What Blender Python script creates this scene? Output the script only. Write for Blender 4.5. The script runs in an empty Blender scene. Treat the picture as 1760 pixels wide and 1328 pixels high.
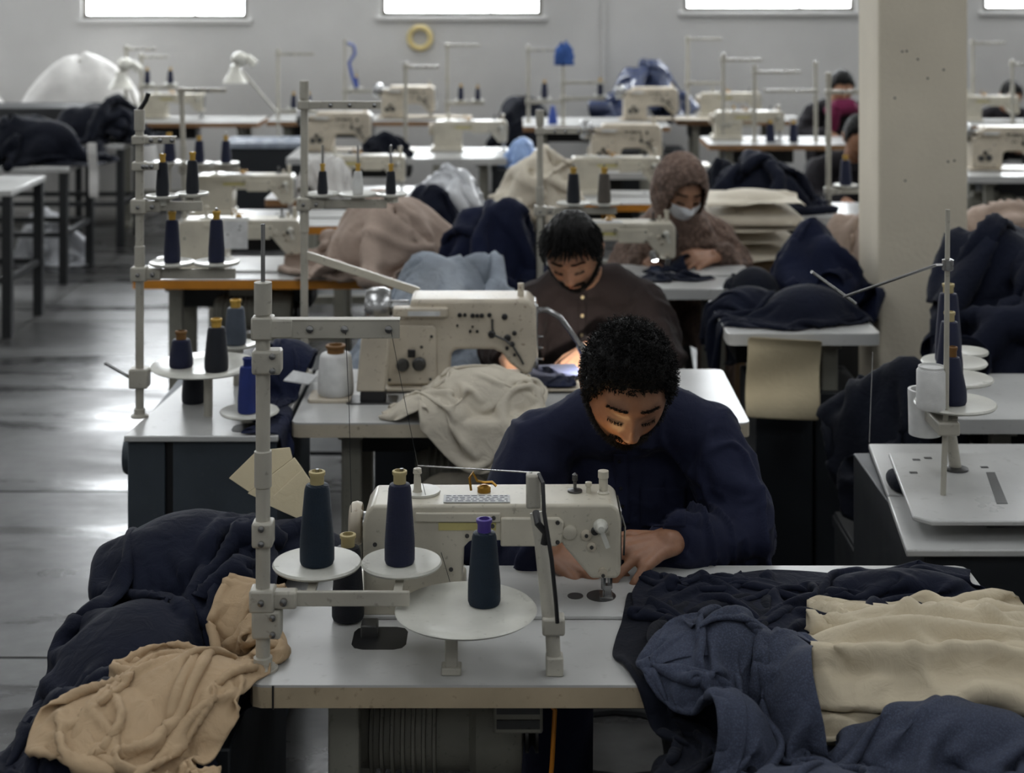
# A garment workshop: rows of sewing stations seen from slightly above, three workers at the machines.
import bpy, bmesh, math, random
import numpy as np
from mathutils import Vector, Matrix
from mathutils.bvhtree import BVHTree

scene = bpy.context.scene
COL = scene.collection
# ------------------------------------------------------------------ camera
F_PX, HORIZON, EYE = 2750.0, -55.0, 1.9          # focal length in pixels of the 1760 px frame, horizon row, eye height
cam_d = bpy.data.cameras.new('camera')
cam = bpy.data.objects.new('camera', cam_d); COL.objects.link(cam); scene.camera = cam
cam.location = (0, 0, EYE); cam.rotation_euler = (math.pi / 2, 0, 0)
cam_d.sensor_width = 36.0; cam_d.lens = 36.0 * F_PX / 1760.0
cam_d.shift_y = -(664 - HORIZON) / 1760.0
cam_d.clip_end = 100
cam_d.dof.use_dof = True; cam_d.dof.focus_distance = 2.85; cam_d.dof.aperture_fstop = 4.6
# ------------------------------------------------------------------ world, light, exposure
w = bpy.data.worlds.new('world'); scene.world = w; w.use_nodes = True
w.node_tree.nodes['Background'].inputs[0].default_value = (.78, .86, 1, 1)
w.node_tree.nodes['Background'].inputs[1].default_value = 0.5
WINDOW_GLOW = 16.0        # daylight behind the window panes
FILL_GLOW = 5.2           # unseen glowing strips added under the ceiling as fill
scene.view_settings.view_transform = 'Standard'; scene.view_settings.look = 'None'
scene.view_settings.exposure = 0.24; scene.view_settings.gamma = 1.0
scene.view_settings.use_curve_mapping = False

# ------------------------------------------------------------------ helpers
def W(px, py, Y):                                   # picture position at a known distance -> place in the room
    return Vector(((px - 880) * Y / F_PX, Y, EYE - (py - HORIZON) * Y / F_PX))
def on(px, py, z=.78):                              # picture position on a level surface of known height
    return W(px, py, (EYE - z) * F_PX / (py - HORIZON))
def X(px, Y): return (px - 880) * Y / F_PX
def lin(c): c /= 255.0; return c / 12.92 if c <= .04045 else ((c + .055) / 1.055) ** 2.4
def S(r, g, b): return (lin(r), lin(g), lin(b), 1.0)

def wloc(o):
    v = Vector((0, 0, 0))
    while o is not None: v += o.location; o = o.parent
    return v
class MB:
    """collects geometry for ONE mesh object"""
    def __init__(s): s.v = []; s.f = []
    def add(s, vs, fs):
        n = len(s.v); s.v += [tuple(p) for p in vs]; s.f += [tuple(i + n for i in q) for q in fs]; return s
    def box(s, x0, x1, y0, y1, z0, z1):
        return s.add([(x0,y0,z0),(x1,y0,z0),(x1,y1,z0),(x0,y1,z0),(x0,y0,z1),(x1,y0,z1),(x1,y1,z1),(x0,y1,z1)],
                     [(0,3,2,1),(4,5,6,7),(0,1,5,4),(1,2,6,5),(2,3,7,6),(3,0,4,7)])
    def bar(s, p0, p1, wd, ht):                      # rectangular bar between two points
        p0, p1 = Vector(p0), Vector(p1); d = (p1 - p0).normalized()
        up = Vector((0,0,1)) if abs(d.z) < .95 else Vector((0,1,0))
        a = d.cross(up).normalized() * wd / 2; b = a.cross(d).normalized() * ht / 2
        vs = [p + i * a + j * b for p in (p0, p1) for i, j in ((-1,-1),(1,-1),(1,1),(-1,1))]
        return s.add(vs, [(0,1,2,3),(7,6,5,4),(0,4,5,1),(1,5,6,2),(2,6,7,3),(3,7,4,0)])
    def tube(s, pts, r, n=10, cap=True):
        pts = [Vector(p) for p in pts]; k = len(pts)
        rs = list(r) if hasattr(r, '__len__') else [r] * k
        t = [(pts[min(i+1,k-1)] - pts[max(i-1,0)]).normalized() for i in range(k)]
        up = Vector((0,0,1)) if abs(t[0].z) < .9 else Vector((1,0,0))
        a = t[0].cross(up).normalized(); vs = []
        for i in range(k):
            a = (a - t[i] * a.dot(t[i])).normalized(); b = t[i].cross(a)
            for j in range(n):
                an = 2 * math.pi * j / n; vs.append(pts[i] + (a * math.cos(an) + b * math.sin(an)) * rs[i])
        fs = [(i*n+j, i*n+(j+1)%n, (i+1)*n+(j+1)%n, (i+1)*n+j) for i in range(k-1) for j in range(n)]
        if cap: fs += [tuple(range(n-1,-1,-1)), tuple((k-1)*n+j for j in range(n))]
        return s.add(vs, fs)
    def cyl(s, p0, p1, r0, r1=None, n=14): return s.tube([p0, p1], [r0, r0 if r1 is None else r1], n)
    def lathe(s, prof, c=(0,0,0), n=24, axis='z'):
        c = Vector(c); vs = []
        for r, h in prof:
            for j in range(n):
                an = 2*math.pi*j/n; p = (r*math.cos(an), r*math.sin(an), h)
                if axis == 'x': p = (h, p[0], p[1])
                if axis == 'y': p = (p[0], h, p[1])
                vs.append(c + Vector(p))
        k = len(prof)
        fs = [(i*n+j, i*n+(j+1)%n, (i+1)*n+(j+1)%n, (i+1)*n+j) for i in range(k-1) for j in range(n)]
        if prof[0][0] > 1e-5: fs.append(tuple(range(n-1,-1,-1)))
        if prof[-1][0] > 1e-5: fs.append(tuple((k-1)*n+j for j in range(n)))
        return s.add(vs, fs)
    def prism(s, poly, a0, a1):                      # outline in x,z pushed along y
        n = len(poly)
        vs = [(x, a0, z) for x, z in poly] + [(x, a1, z) for x, z in poly]
        return s.add(vs, [tuple(range(n)), tuple(range(2*n-1, n-1, -1))] + [(i, i+n, (i+1)%n+n, (i+1)%n) for i in range(n)])
    def slab(s, poly, z0, z1):                       # outline in x,y pushed along z
        n = len(poly)
        vs = [(x, y, z0) for x, y in poly] + [(x, y, z1) for x, y in poly]
        return s.add(vs, [tuple(range(n-1,-1,-1)), tuple(range(n, 2*n))] + [(i, (i+1)%n, (i+1)%n+n, i+n) for i in range(n)])
    def ell(s, c, r, rot=None, nu=20, nv=14):
        c = Vector(c); vs = []; fs = []
        for i in range(nv+1):
            th = math.pi*i/nv
            for j in range(nu):
                ph = 2*math.pi*j/nu
                p = Vector((r[0]*math.sin(th)*math.cos(ph), r[1]*math.sin(th)*math.sin(ph), r[2]*math.cos(th)))
                vs.append(c + (rot @ p if rot else p))
        for i in range(nv):
            for j in range(nu): fs.append((i*nu+j, (i+1)*nu+j, (i+1)*nu+(j+1)%nu, i*nu+(j+1)%nu))
        return s.add(vs, fs)
    def build(s, name, mat, parent=None, bevel=0, smooth=35, world=False, seg=2):
        off = wloc(parent) if (world and parent is not None) else Vector((0,0,0))
        me = bpy.data.meshes.new(name)
        me.from_pydata([(p[0]-off[0], p[1]-off[1], p[2]-off[2]) for p in s.v], [], s.f); me.update()
        bm = bmesh.new(); bm.from_mesh(me)
        bmesh.ops.remove_doubles(bm, verts=bm.verts, dist=1e-6)
        bmesh.ops.recalc_face_normals(bm, faces=bm.faces); bm.to_mesh(me); bm.free()
        return link(name, me, mat, parent, bevel, smooth, seg)
def link(name, me, mat, parent=None, bevel=0, smooth=35, seg=2):
    o = bpy.data.objects.new(name, me); COL.objects.link(o); o.parent = parent
    if mat is not None: me.materials.append(mat)
    if smooth:
        me.shade_smooth()
        if smooth < 180: me.set_sharp_from_angle(angle=math.radians(smooth))
    if bevel:
        m = o.modifiers.new('bevel', 'BEVEL'); m.width = bevel; m.segments = seg; m.limit_method = 'ANGLE'; m.angle_limit = math.radians(40)
    return o
def thing(name, label, cat, loc=(0,0,0), group=None, rz=0):
    o = bpy.data.objects.new(name, None); COL.objects.link(o); o.location = loc; o.rotation_euler = (0,0,rz)
    o.empty_display_size = .05
    return tag(o, label, cat, group)
def tag(o, label, cat, group=None):
    o['label'] = label; o['category'] = cat
    if group: o['group'] = group
    return o
def structure(o, label=None, cat=None):
    o['kind'] = 'structure'
    if label: o['label'] = label
    if cat: o['category'] = cat
    return o
def copy_tree(o, parent=None):
    c = o.copy(); COL.objects.link(c); c.parent = parent
    for ch in list(o.children): copy_tree(ch, c)
    return c
def place(proto, loc, label, rz=0, group=None, used=set()):
    """the first call uses the prototype itself, later calls a copy of it with all its parts"""
    o = proto if proto.name not in used else copy_tree(proto)
    used.add(proto.name); o.location = loc; o.rotation_euler = (0,0,rz); o['label'] = label
    if group: o['group'] = group
    return o

# ------------------------------------------------------------------ numpy noise
_rng = np.random.default_rng(5); _T = _rng.random((32,32,32))*2-1
def noise3(P, s=1.0, seed=0):
    q = np.asarray(P)*s + seed*7.31; i = np.floor(q).astype(int); f = q-i; f = f*f*(3-2*f); r = 0
    for a in (0,1):
        for b in (0,1):
            for c in (0,1):
                wt = (f[...,0] if a else 1-f[...,0])*(f[...,1] if b else 1-f[...,1])*(f[...,2] if c else 1-f[...,2])
                r = r + wt*_T[(i[...,0]+a)%32, (i[...,1]+b)%32, (i[...,2]+c)%32]
    return r

# ------------------------------------------------------------------ materials
MATS = {}
def mat_base(name):
    m = bpy.data.materials.new(name); m.use_nodes = True
    nt = m.node_tree; return m, nt, nt.nodes['Principled BSDF']
def nd(nt, t, **k):
    n = nt.nodes.new(t)
    for a, b in k.items():
        if a in n.inputs: n.inputs[a].default_value = b
        else: setattr(n, a, b)
    return n
def ramp(nt, src, c0, c1, p0=.35, p1=.65):
    r = nd(nt, 'ShaderNodeValToRGB'); e = r.color_ramp.elements
    e[0].position = p0; e[1].position = p1; e[0].color = c0; e[1].color = c1
    nt.links.new(src, r.inputs[0]); return r.outputs[0]
def mul(c, k): return (min(1,c[0]*k), min(1,c[1]*k), min(1,c[2]*k), 1)
def mixc(nt, fac, a, b):
    m = nd(nt, 'ShaderNodeMix', data_type='RGBA')
    for s, v in ((0, fac), (6, a), (7, b)):
        if hasattr(v, 'node'): nt.links.new(v, m.inputs[s])
        else: m.inputs[s].default_value = v
    return m.outputs[2]
def paint(name, c, rough=.4, worn=None, metal=0, amount=.55, scale=9, bump=.04):
    """painted or bare hard surface: slight tone drift, grime specks, worn spots"""
    if name in MATS: return MATS[name]
    m, nt, b = mat_base(name)
    tc = nd(nt, 'ShaderNodeTexCoord').outputs['Object']
    n1 = nd(nt, 'ShaderNodeTexNoise', Scale=scale, Detail=5.0); n2 = nd(nt, 'ShaderNodeTexNoise', Scale=scale*9, Detail=3.0)
    for n in (n1, n2): nt.links.new(tc, n.inputs['Vector'])
    base = ramp(nt, n1.outputs[0], mul(c, .84), mul(c, 1.06))
    worn = worn or mul(c, .45)
    spots = ramp(nt, n2.outputs[0], (0,0,0,1), (amount,)*3+(1,), .63, .78)
    nt.links.new(mixc(nt, spots, base, worn), b.inputs['Base Color'])
    r = nd(nt, 'ShaderNodeMapRange'); nt.links.new(n1.outputs[0], r.inputs[0])
    r.inputs[3].default_value = max(.05, rough-.1); r.inputs[4].default_value = min(1, rough+.12)
    nt.links.new(r.outputs[0], b.inputs['Roughness']); b.inputs['Metallic'].default_value = metal
    bp = nd(nt, 'ShaderNodeBump', Strength=bump, Distance=.002); nt.links.new(n2.outputs[0], bp.inputs['Height']); nt.links.new(bp.outputs[0], b.inputs['Normal'])
    MATS[name] = m; return m
def fabric(name, c, var=.18, weave=900, sheen=.03, crease=.35, fleck=0.0, rough=.85):
    if name in MATS: return MATS[name]
    m, nt, b = mat_base(name)
    tc = nd(nt, 'ShaderNodeTexCoord').outputs['Object']
    n1 = nd(nt, 'ShaderNodeTexNoise', Scale=7.0, Detail=4.0); n2 = nd(nt, 'ShaderNodeTexNoise', Scale=float(weave), Detail=2.0)
    n3 = nd(nt, 'ShaderNodeTexNoise', Scale=26.0, Detail=4.0, Distortion=1.2)
    for n in (n1, n2, n3): nt.links.new(tc, n.inputs['Vector'])
    base = ramp(nt, n1.outputs[0], mul(c, 1-var), mul(c, 1+var))
    if fleck:
        fl = ramp(nt, n2.outputs[0], (0,0,0,1), (fleck,)*3+(1,), .48, .68)
        base = mixc(nt, fl, base, mul(c, 2.6))
    nt.links.new(base, b.inputs['Base Color']) if hasattr(base, 'node') else None
    b.inputs['Roughness'].default_value = rough
    b.inputs['Sheen Weight'].default_value = sheen; b.inputs['Sheen Roughness'].default_value = .5
    b.inputs['Specular IOR Level'].default_value = .2
    b1 = nd(nt, 'ShaderNodeBump', Strength=.25, Distance=.001); nt.links.new(n2.outputs[0], b1.inputs['Height'])
    b2 = nd(nt, 'ShaderNodeBump', Strength=crease, Distance=.012); nt.links.new(n3.outputs[0], b2.inputs['Height'])
    nt.links.new(b1.outputs[0], b2.inputs['Normal']); nt.links.new(b2.outputs[0], b.inputs['Normal'])
    MATS[name] = m; return m
def thread_mat(name, c):
    if name in MATS: return MATS[name]
    m, nt, b = mat_base(name)
    tc = nd(nt, 'ShaderNodeTexCoord').outputs['Object']
    mp = nd(nt, 'ShaderNodeMapping'); mp.inputs['Rotation'].default_value = (.25, .1, 0); nt.links.new(tc, mp.inputs[0])
    wv = nd(nt, 'ShaderNodeTexWave', Scale=170.0, Distortion=1.5, Detail=1.0); wv.bands_direction = 'Z'; nt.links.new(mp.outputs[0], wv.inputs[0])
    nz = nd(nt, 'ShaderNodeTexNoise', Scale=30.0); nt.links.new(tc, nz.inputs['Vector'])
    nt.links.new(mixc(nt, nz.outputs[0], mul(c, .75), mul(c, 1.25)), b.inputs['Base Color'])
    b.inputs['Roughness'].default_value = .6; b.inputs['Sheen Weight'].default_value = .03; b.inputs['Specular IOR Level'].default_value = .3
    bp = nd(nt, 'ShaderNodeBump', Strength=.5, Distance=.0012); nt.links.new(wv.outputs[0], bp.inputs['Height']); nt.links.new(bp.outputs[0], b.inputs['Normal'])
    MATS[name] = m; return m
def glow(name, c, s):
    if name in MATS: return MATS[name]
    m, nt, b = mat_base(name); b.inputs['Base Color'].default_value = (.8,.8,.8,1)
    b.inputs['Emission Color'].default_value = c; b.inputs['Emission Strength'].default_value = s
    MATS[name] = m; return m
M_cream = paint('cream_enamel', S(196,190,174), .34, S(70,60,48))
M_cream2 = paint('worn_cream_enamel', S(196,186,168), .42, S(92,60,36), amount=.75)
M_stand = paint('stand_grey_paint', S(176,172,160), .42, S(90,86,78))
M_disc = paint('disc_plastic', S(206,205,196), .3, S(120,116,106), amount=.3)
M_top = paint('laminate_top', S(186,186,184), .3, S(120,118,112), amount=.35, scale=4)
M_edge = paint('beige_edge', S(176,160,134), .6, S(80,66,50), amount=.6)
M_edgecream = paint('cream_edge', S(190,180,160), .55, S(90,74,56), amount=.7)
M_orange = paint('orange_edge', S(196,128,34), .5, S(110,70,30))
M_brownedge = paint('brown_edge', S(140,104,70), .55)
M_steel = paint('steel', S(168,168,168), .25, S(90,88,84), metal=1)
M_steeldk = paint('dark_steel', S(92,92,92), .35, S(50,48,46), metal=.9)
M_black = paint('black_plastic', S(22,22,24), .45)
M_dkmetal = paint('black_iron', S(30,32,34), .5, S(60,56,50), amount=.3)
M_cab = paint('blue_grey_cabinet', S(58,66,74), .5, S(80,84,86), amount=.25)
M_cabdk = paint('dark_cabinet', S(27,31,36), .5, S(50,54,56), amount=.25)
M_cast = paint('grey_cast_iron', S(132,130,120), .5, S(60,56,50))
M_paper = paint('paper', S(205,206,206), .8, S(120,120,130), amount=.4, scale=30)
M_yellow = paint('yellowed_paper', S(190,180,120), .8)
M_brass = paint('brass', S(170,130,60), .3, metal=1)
M_ink = paint('ink', S(60,60,72), .8)
F_navy = fabric('navy_twill', S(15,20,37))
F_navy2 = fabric('navy_cotton', S(20,26,50))
F_navydk = fabric('dark_navy_cotton', S(12,16,28))
F_denim = fabric('slate_blue_chambray', S(54,59,74), fleck=.4, weave=420)
F_cream = fabric('cream_cotton', S(196,184,160), var=.08)
F_ecru = fabric('ecru_cotton', S(200,192,176), var=.08)
F_khaki = fabric('khaki_twill', S(176,152,122), var=.08)
F_taupe = fabric('taupe_cotton', S(168,150,138), var=.1)
F_white = fabric('white_cotton', S(205,203,200), var=.06)
F_canvas = fabric('canvas_paper', S(188,176,148), var=.06, crease=.15)
T_teal = thread_mat('teal_navy_thread', S(10,30,46)); T_navy = thread_mat('navy_thread', S(18,24,52)); T_black = thread_mat('blue_black_thread', S(22,25,34))
T_blue = thread_mat('royal_blue_thread', S(26,44,110)); T_grey = thread_mat('slate_thread', S(72,80,92)); T_white = thread_mat('white_thread', S(214,214,212))
T_brown = thread_mat('brown_grey_thread', S(84,78,72))
C_cream = paint('cardboard_core', S(196,180,132), .7); C_yellow = paint('yellow_core', S(200,160,70), .6); C_purple = paint('purple_core', S(84,66,150), .5); C_brown = paint('brown_core', S(120,84,40), .7)

# ------------------------------------------------------------------ the room
YW, XL, XR, YB, ZC = 12.9, -6.2, 8.2, -3.5, 4.3
def concrete():
    m, nt, b = mat_base('polished_concrete')
    tc = nd(nt, 'ShaderNodeNewGeometry').outputs['Position']
    n1 = nd(nt, 'ShaderNodeTexNoise', Scale=.9, Detail=8.0, Roughness=.65, Distortion=.8); n2 = nd(nt, 'ShaderNodeTexNoise', Scale=14.0, Detail=6.0)
    mp = nd(nt, 'ShaderNodeMapping'); mp.inputs['Scale'].default_value = (.6, 2.4, 1); nt.links.new(tc, mp.inputs[0])
    nt.links.new(mp.outputs[0], n1.inputs['Vector']); nt.links.new(tc, n2.inputs['Vector'])
    a = ramp(nt, n1.outputs[0], S(30,30,31), S(72,71,70), .4, .62)
    d = ramp(nt, n2.outputs[0], S(22,22,22), S(78,78,77), .35, .65)
    nt.links.new(mixc(nt, .3, a, d), b.inputs['Base Color'])
    r = nd(nt, 'ShaderNodeMapRange'); nt.links.new(n1.outputs[0], r.inputs[0]); r.inputs[1].default_value = .38; r.inputs[2].default_value = .62
    r.inputs[3].default_value = .2; r.inputs[4].default_value = .46; nt.links.new(r.outputs[0], b.inputs['Roughness'])
    b.inputs['Specular IOR Level'].default_value = .3
    bp = nd(nt, 'ShaderNodeBump', Strength=.12, Distance=.01); nt.links.new(n2.outputs[0], bp.inputs['Height']); nt.links.new(bp.outputs[0], b.inputs['Normal'])
    return m
def plaster(name, c, sc=1.0):
    m, nt, b = mat_base(name)
    tc = nd(nt, 'ShaderNodeNewGeometry').outputs['Position']
    n1 = nd(nt, 'ShaderNodeTexNoise', Scale=1.3*sc, Detail=6.0); n2 = nd(nt, 'ShaderNodeTexNoise', Scale=30*sc, Detail=4.0)
    for n in (n1, n2): nt.links.new(tc, n.inputs['Vector'])
    nt.links.new(ramp(nt, n1.outputs[0], mul(c, .88), mul(c, 1.05), .3, .7), b.inputs['Base Color'])
    b.inputs['Roughness'].default_value = .8
    bp = nd(nt, 'ShaderNodeBump', Strength=.2, Distance=.01); nt.links.new(n2.outputs[0], bp.inputs['Height']); nt.links.new(bp.outputs[0], b.inputs['Normal'])
    return m
M_conc = concrete(); M_wall = plaster('white_plaster', S(198,197,195)); M_col = plaster('column_paint', S(212,203,184), 2)
M_joint = paint('slab_joint', S(40,40,40), .8)
floor = structure(MB().box(XL, XR, YB, YW, -.12, -.006).build('floor', M_joint, smooth=0))
ys = [YB] + [4.41 + 1.4*k for k in range(-5, 7)] + [YW]
ys = [y for y in ys if YB <= y <= YW]
xs = [XL, -2.6, 1.2, 5.0, XR]
for i in range(len(ys)-1):
    if ys[i+1]-ys[i] < .05: continue
    for k in range(4):
        MB().box(xs[k]+.004, xs[k+1]-.004, ys[i]+.006, ys[i+1]-.006, -.006, 0).build('floor_slab', M_conc, floor, smooth=0)
WIN = [(-6.0,-4.75,1.5), (X(140,YW), X(425,YW), 1.487), (X(655,YW), X(932,YW), 1.51), (X(1175,YW), X(1470,YW), 1.548), (X(1690,YW), X(1975,YW), 1.55), (6.3,7.6,1.55)]
WH = 1.15
def wall_with_windows():
    b = MB(); x = XL; zt = 1.5 + WH + .05
    for x0, x1, z0 in WIN:
        b.box(x, x0, YW, YW+.25, 0, ZC); b.box(x0, x1, YW, YW+.25, 0, z0); b.box(x0, x1, YW, YW+.25, z0+WH, ZC); x = x1
    b.box(x, XR, YW, YW+.25, 0, ZC)
    return b
structure(wall_with_windows().build('wall_back', M_wall, smooth=0))
M_frame = paint('window_frame_paint', S(112,108,100), .5); M_glowwin = glow('daylit_pane', (.93, .97, 1, 1), WINDOW_GLOW)
for k, (x0, x1, z0) in enumerate(WIN):
    t = bpy.data.objects.new('window_%d' % (k+1), None); COL.objects.link(t); t.location = ((x0+x1)/2, YW+.06, z0); structure(t)
    b = MB()
    for a in (x0, x1-.035): b.box(a, a+.035, YW+.03, YW+.09, z0, z0+WH)
    for z in (z0, z0+WH-.035): b.box(x0+.035, x1-.035, YW+.03, YW+.09, z, z+.035)
    xm = x0 + (x1-x0)*.68
    b.box(xm-.012, xm+.012, YW+.03, YW+.09, z0+.035, z0+WH-.035)
    b.build('window_frame', M_frame, t, world=True, smooth=0)
    for a, c in ((x0+.035, xm-.012), (xm+.012, x1-.035)):
        MB().box(a, c, YW+.055, YW+.06, z0+.035, z0+WH-.035).build('pane', M_glowwin, t, world=True, smooth=0)
    MB().box(x0-.04, x1+.04, YW-.03, YW+.03, z0-.035, z0).build('window_sill', M_wall, t, world=True, smooth=0, bevel=.004)
structure(MB().box(XL-.25, XL, YB, YW+.25, 0, ZC).build('wall_left', M_wall, smooth=0))
structure(MB().box(XR, XR+.25, YB, YW+.25, 0, ZC).build('wall_right', M_wall, smooth=0))
structure(MB().box(XL-.25, XR+.25, YB-.25, YB, 0, ZC).build('wall_front', M_wall, smooth=0))
ceil = structure(MB().box(XL-.25, XR+.25, YB-.25, YW+.25, ZC, ZC+.2).build('ceiling', M_wall, smooth=0))
M_fill = glow('fill_strip_glow', (.95, .98, 1, 1), FILL_GLOW)
for k, x in enumerate((-4.4, -1.2, 2.0, 5.2)):                       # added fill strips, out of view, that brighten the hall from above
    for y0 in (-2.4, 1.7, 5.7, 9.6):
        o = MB().box(x-.25, x+.25, y0, y0+2.6, ZC-.03, ZC-.001).build('fill_strip', M_fill, smooth=0)
        structure(o)
structure(MB().box(XL, XR, YW-.012, YW, 0, .1).build('baseboard_back', paint('skirting_grey', S(120,120,120), .7), smooth=0))
# concrete column
cb = MB(); c0, c1, cy = X(1510,5.6), X(1664,5.6), 5.6
cb.box(c0, c1, cy, cy+.33, 0, ZC); col = structure(cb.build('trim_1', M_col, bevel=.012, smooth=0), 'square cream-painted concrete column at right', None)
rr = random.Random(4)
for k in range(9):
    px, py = rr.uniform(1530, 1650), rr.uniform(60, 330)
    p = W(px, py, cy); MB().cyl(p+Vector((0,.002,0)), p-Vector((0,.001,0)), .004, n=8).build('nail_hole', M_black, col, smooth=0)
tag(MB().cyl((X(1037,YW), YW-.02, .3), (X(1037,YW), YW-.02, ZC-.01), .016, n=8).build('conduit_pipe', M_wall), 'white conduit pipe running up the back wall', 'pipe')
tp = [(X(722,YW-.03)+.085*math.cos(a), YW-.03, W(722,65,YW-.03).z+.085*math.sin(a)) for a in np.linspace(0, 2*math.pi, 33)]
tag(MB().tube(tp, .024, 10, cap=False).build('tape_ring', paint('pale_yellow_hose', S(214,196,140), .5)), 'pale yellow ring hanging on the back wall', 'ring')

# ------------------------------------------------------------------ cloth: a small position-based drape solver
def box_c(x0, x1, y0, y1, z0, z1, t=.004):
    lo = np.array([x0, y0, z0], np.float32)-np.float32(t); hi = np.array([x1, y1, z1], np.float32)+np.float32(t)
    def f(Q, P, fr):
        ins = np.all((Q > lo) & (Q < hi), axis=1)
        if ins.any():
            q = Q[ins]; o = P[ins]; d = np.concatenate([q-lo, hi-q], 1); d[:, 2] += 9
            k = d.argmin(1); r = np.arange(len(q)); q = q+(o-q)*fr
            q[r, k%3] = np.where(k < 3, lo[k%3], hi[k%3]); Q[ins] = q
        return Q
    return f
def ell_c(c, r, t=.004):
    c = np.array(c, np.float32); r = np.array(r, np.float32)+np.float32(t)
    def f(Q, P, fr):
        q = (Q-c)/r; ins = (q*q).sum(1) < 1
        if ins.any():
            x = Q[ins]+(P[ins]-Q[ins])*fr; q = (x-c)/r; d = np.sqrt((q*q).sum(1))[:, None]+1e-6
            Q[ins] = np.where(d < 1, c+q/d*r, x)
        return Q
    return f
def drape(n, m, foot, ex, cols, seed=0, steps=32, iters=14, amp=.07, bend=.8, fric=.5, pin=None):
    """foot: four corners of where the cloth is let fall, ex: how much longer than that the cloth is each way"""
    rng = np.random.default_rng(seed)
    u = np.linspace(0, 1, n)[:, None]; v = np.linspace(0, 1, m)[None, :]
    f = [np.array(p, float) for p in foot]
    P = ((1-u)*(1-v))[..., None]*f[0]+(u*(1-v))[..., None]*f[1]+(u*v)[..., None]*f[2]+((1-u)*v)[..., None]*f[3]
    wu = (np.linalg.norm(f[1]-f[0])+np.linalg.norm(f[2]-f[3]))/2*ex[0]/(n-1)
    wv = (np.linalg.norm(f[3]-f[0])+np.linalg.norm(f[2]-f[1]))/2*ex[1]/(m-1)
    N = np.zeros((n, m)); Nx = np.zeros((n, m)); Ny = np.zeros((n, m))
    for k in range(8):
        for A in (N, Nx, Ny):
            a, b = rng.normal(size=2)*5; A += np.sin(a*u*2+b*v*2+rng.uniform(0, 6.3))/8
    P[..., 2] += amp*N*3+rng.normal(size=(n, m))*.002
    P[..., 0] += amp*Nx*2; P[..., 1] += amp*Ny*2
    G = []
    def grp(di, dj, L, k):
        for ph in range(2):
            if di > 0:
                I = np.array([i for i in range(n-di) if (i//di) % 2 == ph]); J = np.arange(max(0, -dj), m-max(0, dj))
            else:
                I = np.arange(n); J = np.array([j for j in range(m-dj) if (j//dj) % 2 == ph])
            G.append(((I[:, None]*m+J[None, :]).ravel(), ((I[:, None]+di)*m+J[None, :]+dj).ravel(), np.float32(L), np.float32(k*.5)))
    grp(1,0,wu,1); grp(0,1,wv,1); d = math.hypot(wu, wv); grp(1,1,d,.5); grp(1,-1,d,.5); grp(2,0,2*wu,bend); grp(0,2,2*wv,bend)
    P = P.reshape(-1, 3).astype(np.float32); V = np.zeros_like(P); dt = 1/60.
    pins = None if pin is None else np.array(pin(u, v)).ravel()
    for s in range(steps):
        V[:, 2] -= 9.8*dt; V *= .96; Q = P+V*dt
        for it in range(iters):
            for A, B, L, k in G:
                a = Q[A]; b = Q[B]; D = b-a; l = np.sqrt(np.einsum('ij,ij->i', D, D))+1e-9
                c = D*((l-L)/l*k)[:, None]; Q[A] = a+c; Q[B] = b-c
            if it % 3 == 2:
                for c in cols: Q = c(Q, P, fric)
            if pins is not None: Q[pins] = P[pins]
        V = (Q-P)/dt; sp = np.sqrt((V*V).sum(1))[:, None]; V *= np.minimum(1, 1.5/(sp+1e-9)); P = Q
    return P.reshape(n, m, 3)
def grid_obj(name, P, mat, parent=None, thick=.003, sub=1):
    n, m = P.shape[:2]
    fs = [(i*m+j, (i+1)*m+j, (i+1)*m+j+1, i*m+j+1) for i in range(n-1) for j in range(m-1)]
    off = np.array(wloc(parent)) if parent is not None else 0
    me = bpy.data.meshes.new(name); me.from_pydata((P.reshape(-1, 3)-off).tolist(), [], fs); me.update()
    o = link(name, me, mat, parent, smooth=180)
    if thick:
        s = o.modifiers.new('solid', 'SOLIDIFY'); s.thickness = thick; s.offset = 1
    if sub:
        s = o.modifiers.new('sub', 'SUBSURF'); s.levels = sub; s.render_levels = sub
    return o
def cloth(name, label, cat, mat, foot, ex, cols, n=44, m=44, group=None, **k):
    fs = k.pop('fold', None); wr = k.pop('wr', None); P = drape(n, m, foot, ex, cols, **k)
    if fs: P = folds(P, fs, k.get('seed', 0))
    if wr: P = wrinkle(P, wr[0], wr[1], k.get('seed', 0), *wr[2:])
    o = grid_obj(name, P, mat, sub=0 if fs or wr else 1)
    return tag(o, label, cat, group)
def lumps(x0, x1, y0, y1, z, r, k, seed):
    q = random.Random(seed)
    return [ell_c((q.uniform(x0, x1), q.uniform(y0, y1), z), (r*q.uniform(.7,1.4), r*q.uniform(.7,1.4), r*q.uniform(.5,1.1))) for _ in range(k)]
def up2(P):
    n, m = P.shape[:2]; a = np.empty((2*n-1, m, 3)); a[::2] = P; a[1::2] = (P[:-1]+P[1:])/2
    b = np.empty((2*n-1, 2*m-1, 3)); b[:, ::2] = a; b[:, 1::2] = (a[:, :-1]+a[:, 1:])/2
    return b
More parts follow.
